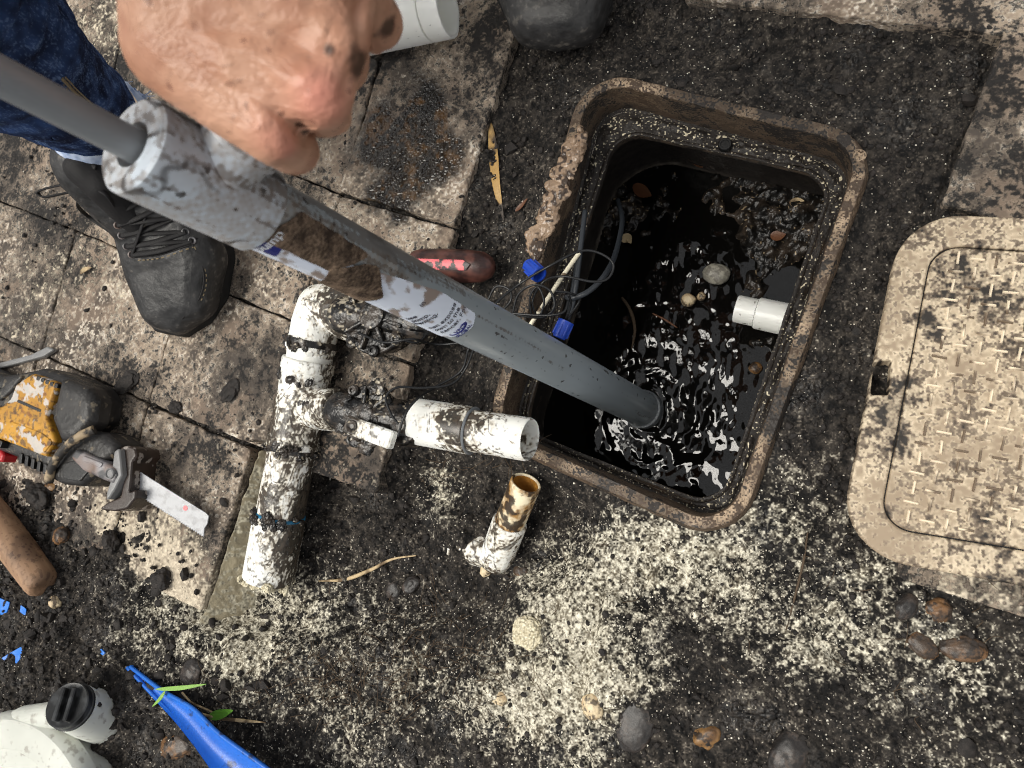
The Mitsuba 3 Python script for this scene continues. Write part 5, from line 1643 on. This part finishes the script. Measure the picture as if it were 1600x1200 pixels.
# ---------------------------------------------------------------- stones, leaves, sticks
STONES = [((1465, 954), (.0120, .0105, .008), 'm_stone_brown', 'glossy wet brown pebble under the box lid, brightest of the four', 3), ((1415, 948), (.0125, .0085, .006), 'm_stone_dark', 'dark pebble just left of the glossy brown pebble below the lid', 5),
          ((1441, 1009), (.0135, .0095, .006), 'm_stone_brown', 'rusty oval pebble lower left of the glossy brown pebble', 7), ((1505, 1014), (.0185, .0105, .006), 'm_stone_brown', 'wide half buried brown stone right of the rusty oval pebble', 9),
          ((1105, 1150), (.0165, .0125, .011), 'm_stone_orange', 'orange brown stone near the bottom edge, on dark soil', 11), ((1232, 1186), (.026, .017, .011), 'm_stone_dark', 'largest dark stone at the bottom edge, right of the orange stone', 13),
          ((992, 1135), (.018, .024, .005), 'm_stone_dark', 'flat dark stone half buried left of the orange stone', 15), ((925, 1105), (.0095, .013, .006), 'm_stone_tan', 'tan pebble dusted with sand at the edge of the sand patch', 17),
          ((760, 890), (.0085, .0062, .005), 'm_stone_tan', 'small tan pebble under the muddy pipe stub', 19), ((815, 894), (.0095, .0075, .006), 'm_stone_brown', 'small brown pebble right of the pipe stub', 21),
          ((615, 922), (.0105, .0125, .006), 'm_stone_dark', 'dark round pebble in the hole, below the dry twig', 23), ((642, 914), (.0120, .0090, .005), 'm_stone_dark', 'dark pebble right beside the round one below the twig', 25),
          ((780, 1091), (.0082, .0082, .006), 'm_stone_tan', 'upper one of two small tan pebbles in the sand', 27), ((786, 1136), (.0075, .0065, .004), 'm_stone_tan', 'lower one of two small tan pebbles in the sand', 29),
          ((278, 1166), (.027, .016, .010), 'm_stone_brown', 'big brown stone half buried left of the blue scoop', 31), ((300, 1052), (.016, .015, .008), 'm_stone_dark', 'dark stone above the tip of the blue scoop', 33),
          ((97, 838), (.0125, .0125, .010), 'm_stone_brown', 'muddy brown stone right of the wooden handle', 35), ((79, 762), (.0105, .0075, .006), 'm_stone_orange', 'small orange stone under the front of the saw', 37),
          ((86, 940), (.0075, .0095, .008), 'm_stone_tan', 'cream pebble at the round end of the wooden handle', 39), ((70, 208), (.020, .014, .012), 'm_stone_dark', 'dark clod like stone under the pump rod beside the hem', 41)]
for (a, b), s, m, l, sd_ in STONES:
    z = gz(a, b)
    c = at(a, b, z - s[2] * .26)
    tag(add('pebble', blob(c, s, sd_, .20, 1.5, 4, rot=(sd_ % 7) * .3 - .6), m, smooth=True), l, 'stone')
BOXST = [((1120, 428), (.0165, .0135, .010), 'm_stone_grey', 'pale grey angular stone in the black water, largest in the box', 51), ((1076, 469), (.0095, .0085, .008), 'm_stone_tan', 'left one of two tan pebbles in the box mud', 53), ((1096, 463), (.006, .006, .006), 'm_stone_tan', 'right and smaller one of two tan pebbles in the box mud', 55), ((1180, 575), (.008, .007, .006), 'm_stone_orange', 'orange pebble by the right wall inside the box', 57), ((1278, 334), (.006, .005, .005), 'm_stone_tan', 'cream pebble at the upper right inside the box', 59)]
for (a, b), s, m, l, sd_ in BOXST:
    tag(add('pebble', displace(blob(at(a, b, WZ + s[2] * .45), s, sd_, .22, 1.0, 3), .0004, 80, 1), m, smooth=50), l, 'stone')
c = at(826, 990, gz(826, 990) + .004)
tag(add('sand_lump', blob(c, (.0155, .0165, .009), 61, .3, 1.8, 5), 'm_sandlump', smooth=True), 'pale lump of sand standing out of the dark soil', 'sand lump')


def leaf(pts, width, m, name, l, catg='leaf', fold=.25, h=.0005):
    """A leaf along the 3-D points, widest in the middle, folded along its rib."""
    p = spline(pts, 8); n = len(p)
    t = np.gradient(p, axis=0); t /= np.linalg.norm(t, axis=1, keepdims=True)
    side = np.cross([0, 0, 1.0], t); side /= np.linalg.norm(side, axis=1, keepdims=True)
    s = np.linspace(0, 1, n)
    w = width * np.sin(np.pi * s ** .8) ** .8 + .0003
    V = np.vstack([p - side * w[:, None] + [0, 0, 1] * (w * fold)[:, None], p, p + side * w[:, None] + [0, 0, 1] * (w * fold)[:, None]])
    V = np.vstack([V, V - [0, 0, h]])
    f = []
    for b0, b1, rev in ((0, n, 0), (n, 2 * n, 0), (3 * n, 4 * n, 1), (4 * n, 5 * n, 1)):
        for i in range(n - 1):
            q = [(b0 + i, b0 + i + 1, b1 + i + 1), (b0 + i, b1 + i + 1, b1 + i)]
            f += [x[::-1] for x in q] if rev else q
    return tag(add(name, trimesh.Trimesh(V, f, process=False), m, smooth=True), l, catg)


def gpt(px, py, h=.003):
    return at(px, py, gz(px, py) + h)


leaf([gpt(326, 1120, .012), gpt(344, 1116, .015), gpt(364, 1110, .014)], .0052, 'm_leaf_green', 'green_leaf', 'small bright green leaf beside the blue scoop')
leaf([at(243, 1077, .036), at(280, 1075, .038), at(322, 1069, .034)], .0022, 'm_grass', 'grass_blade', 'green grass blade lying across the blue scoop', 'grass blade')
leaf([at(258, 1080, .034), at(250, 1092, .034), at(238, 1104, .030)], .0018, 'm_grass', 'grass_blade', 'short green grass blade hanging over the left edge of the scoop', 'grass blade')
leaf([gpt(766, 190), gpt(771, 235), gpt(776, 290), gpt(787, 345)], .0052, 'm_bamboo', 'dead_leaf', 'long narrow tan dead leaf on the soil left of the box')
leaf([gpt(125, 428), gpt(134, 422), gpt(143, 418)], .0035, 'm_straw', 'dead_leaf', 'small curled tan leaf on the paving left of the boot', fold=.6)
leaf([gpt(805, 330), gpt(814, 322), gpt(824, 310)], .0022, 'm_leaf_rust', 'dead_leaf', 'tiny rusty leaf right of the long narrow dead leaf')
for pts, w, m, l in (([(1065, 240), (1082, 244), (1098, 262)], .010, 'm_leaf_rust', 'rust coloured leaf under the top rim inside the box'), ([(990, 288), (1004, 300), (1018, 306)], .008, 'm_leaf_rust', 'orange leaf in the upper left of the box'), ([(1233, 316), (1248, 318), (1262, 326)], .006, 'm_straw', 'curled tan leaf in the upper right of the box'),
                     ([(1204, 366), (1215, 369), (1228, 366)], .006, 'm_leaf_rust', 'bright orange leaf right of centre in the box'), ([(972, 378), (980, 372), (986, 380)], .006, 'm_straw', 'tan leaf at the left inside the box, by the grey cable')):
    leaf([at(a, b, WZ + .010) for a, b in pts], w, m, 'dead_leaf', l)


def stick(pts, r, m, name, l, catg):
    tag(add(name, displace(tube(pts, r, 8, 10), .0004, 150, 2), m, smooth=True), l, catg)


stick([gpt(498, 908, .006), gpt(540, 905, .006), gpt(580, 890, .007), (gpt(612, 874, .008)), gpt(650, 868, .005)], [.0008, .0022, .0020, .0014, .0006], 'm_straw', 'dry_twig', 'pale curved dry twig in the hole right of the pipe', 'twig')
stick([gpt(284, 1082, .012), gpt(300, 1098, .012), gpt(330, 1112, .010), gpt(345, 1126, .008)], [.0012, .0012, .0012, .0008], 'm_straw', 'dry_straw', 'thin dry straw left of the green leaf', 'straw')
stick([gpt(308, 1113, .012), gpt(340, 1122, .010), gpt(380, 1126, .008), gpt(415, 1129, .006)], [.0012, .0018, .0020, .0006], 'm_straw', 'dry_straw', 'dry straw below the green leaf, pointing right', 'straw')
stick([at(972, 465, WZ + .012), at(985, 485, WZ + .014), at(992, 515, WZ + .012), at(987, 545, WZ + .010)], [.0016, .0022, .0020, .0010], 'm_root', 'root', 'pale curved root in the middle of the box', 'root')
stick([at(1020, 490, WZ + .012), at(1040, 500, WZ + .012), at(1058, 512, WZ + .010)], [.0010, .0014, .0008], 'm_leaf_rust', 'twig', 'short reddish twig in the box', 'twig')
stick([gpt(1262, 832, .001), gpt(1255, 880, .002), gpt(1240, 940, .002), gpt(1228, 985, .002)], [.0006, .0010, .0011, .0005], 'm_root', 'root', 'thin root running down from the lid corner over the soil', 'root')
# fine root hairs in and below the hole
rt = []
g = np.random.default_rng(77)
for i in range(420):
    a, b = g.normal(540, 90), g.normal(1060, 45)
    if i % 4 == 0: a, b = g.normal(720, 60), g.normal(1000, 50)
    if i % 14 == 0: a, b = g.uniform(820, 1560), g.uniform(840, 1190)
    if i % 11 == 0: a, b = g.uniform(600, 840), g.uniform(700, 760)
    an = g.normal(1.1, .9) if i % 4 else g.uniform(0, 6.28); L = g.uniform(8, 42)
    p = []
    for t in (0, .5, 1):
        p.append(gpt(a + math.cos(an) * L * t + g.normal(0, 3), b - math.sin(an) * L * t + g.normal(0, 3), .002 + .004 * g.random()))
    rt.append(tube(p, [.0004, .0003, .00015], 4, 3))
add('root_hairs', cat(*rt), 'm_root', smooth=False)
tag('root_hairs', 'fine tan root hairs matted in the soil', 'roots', kind='stuff')
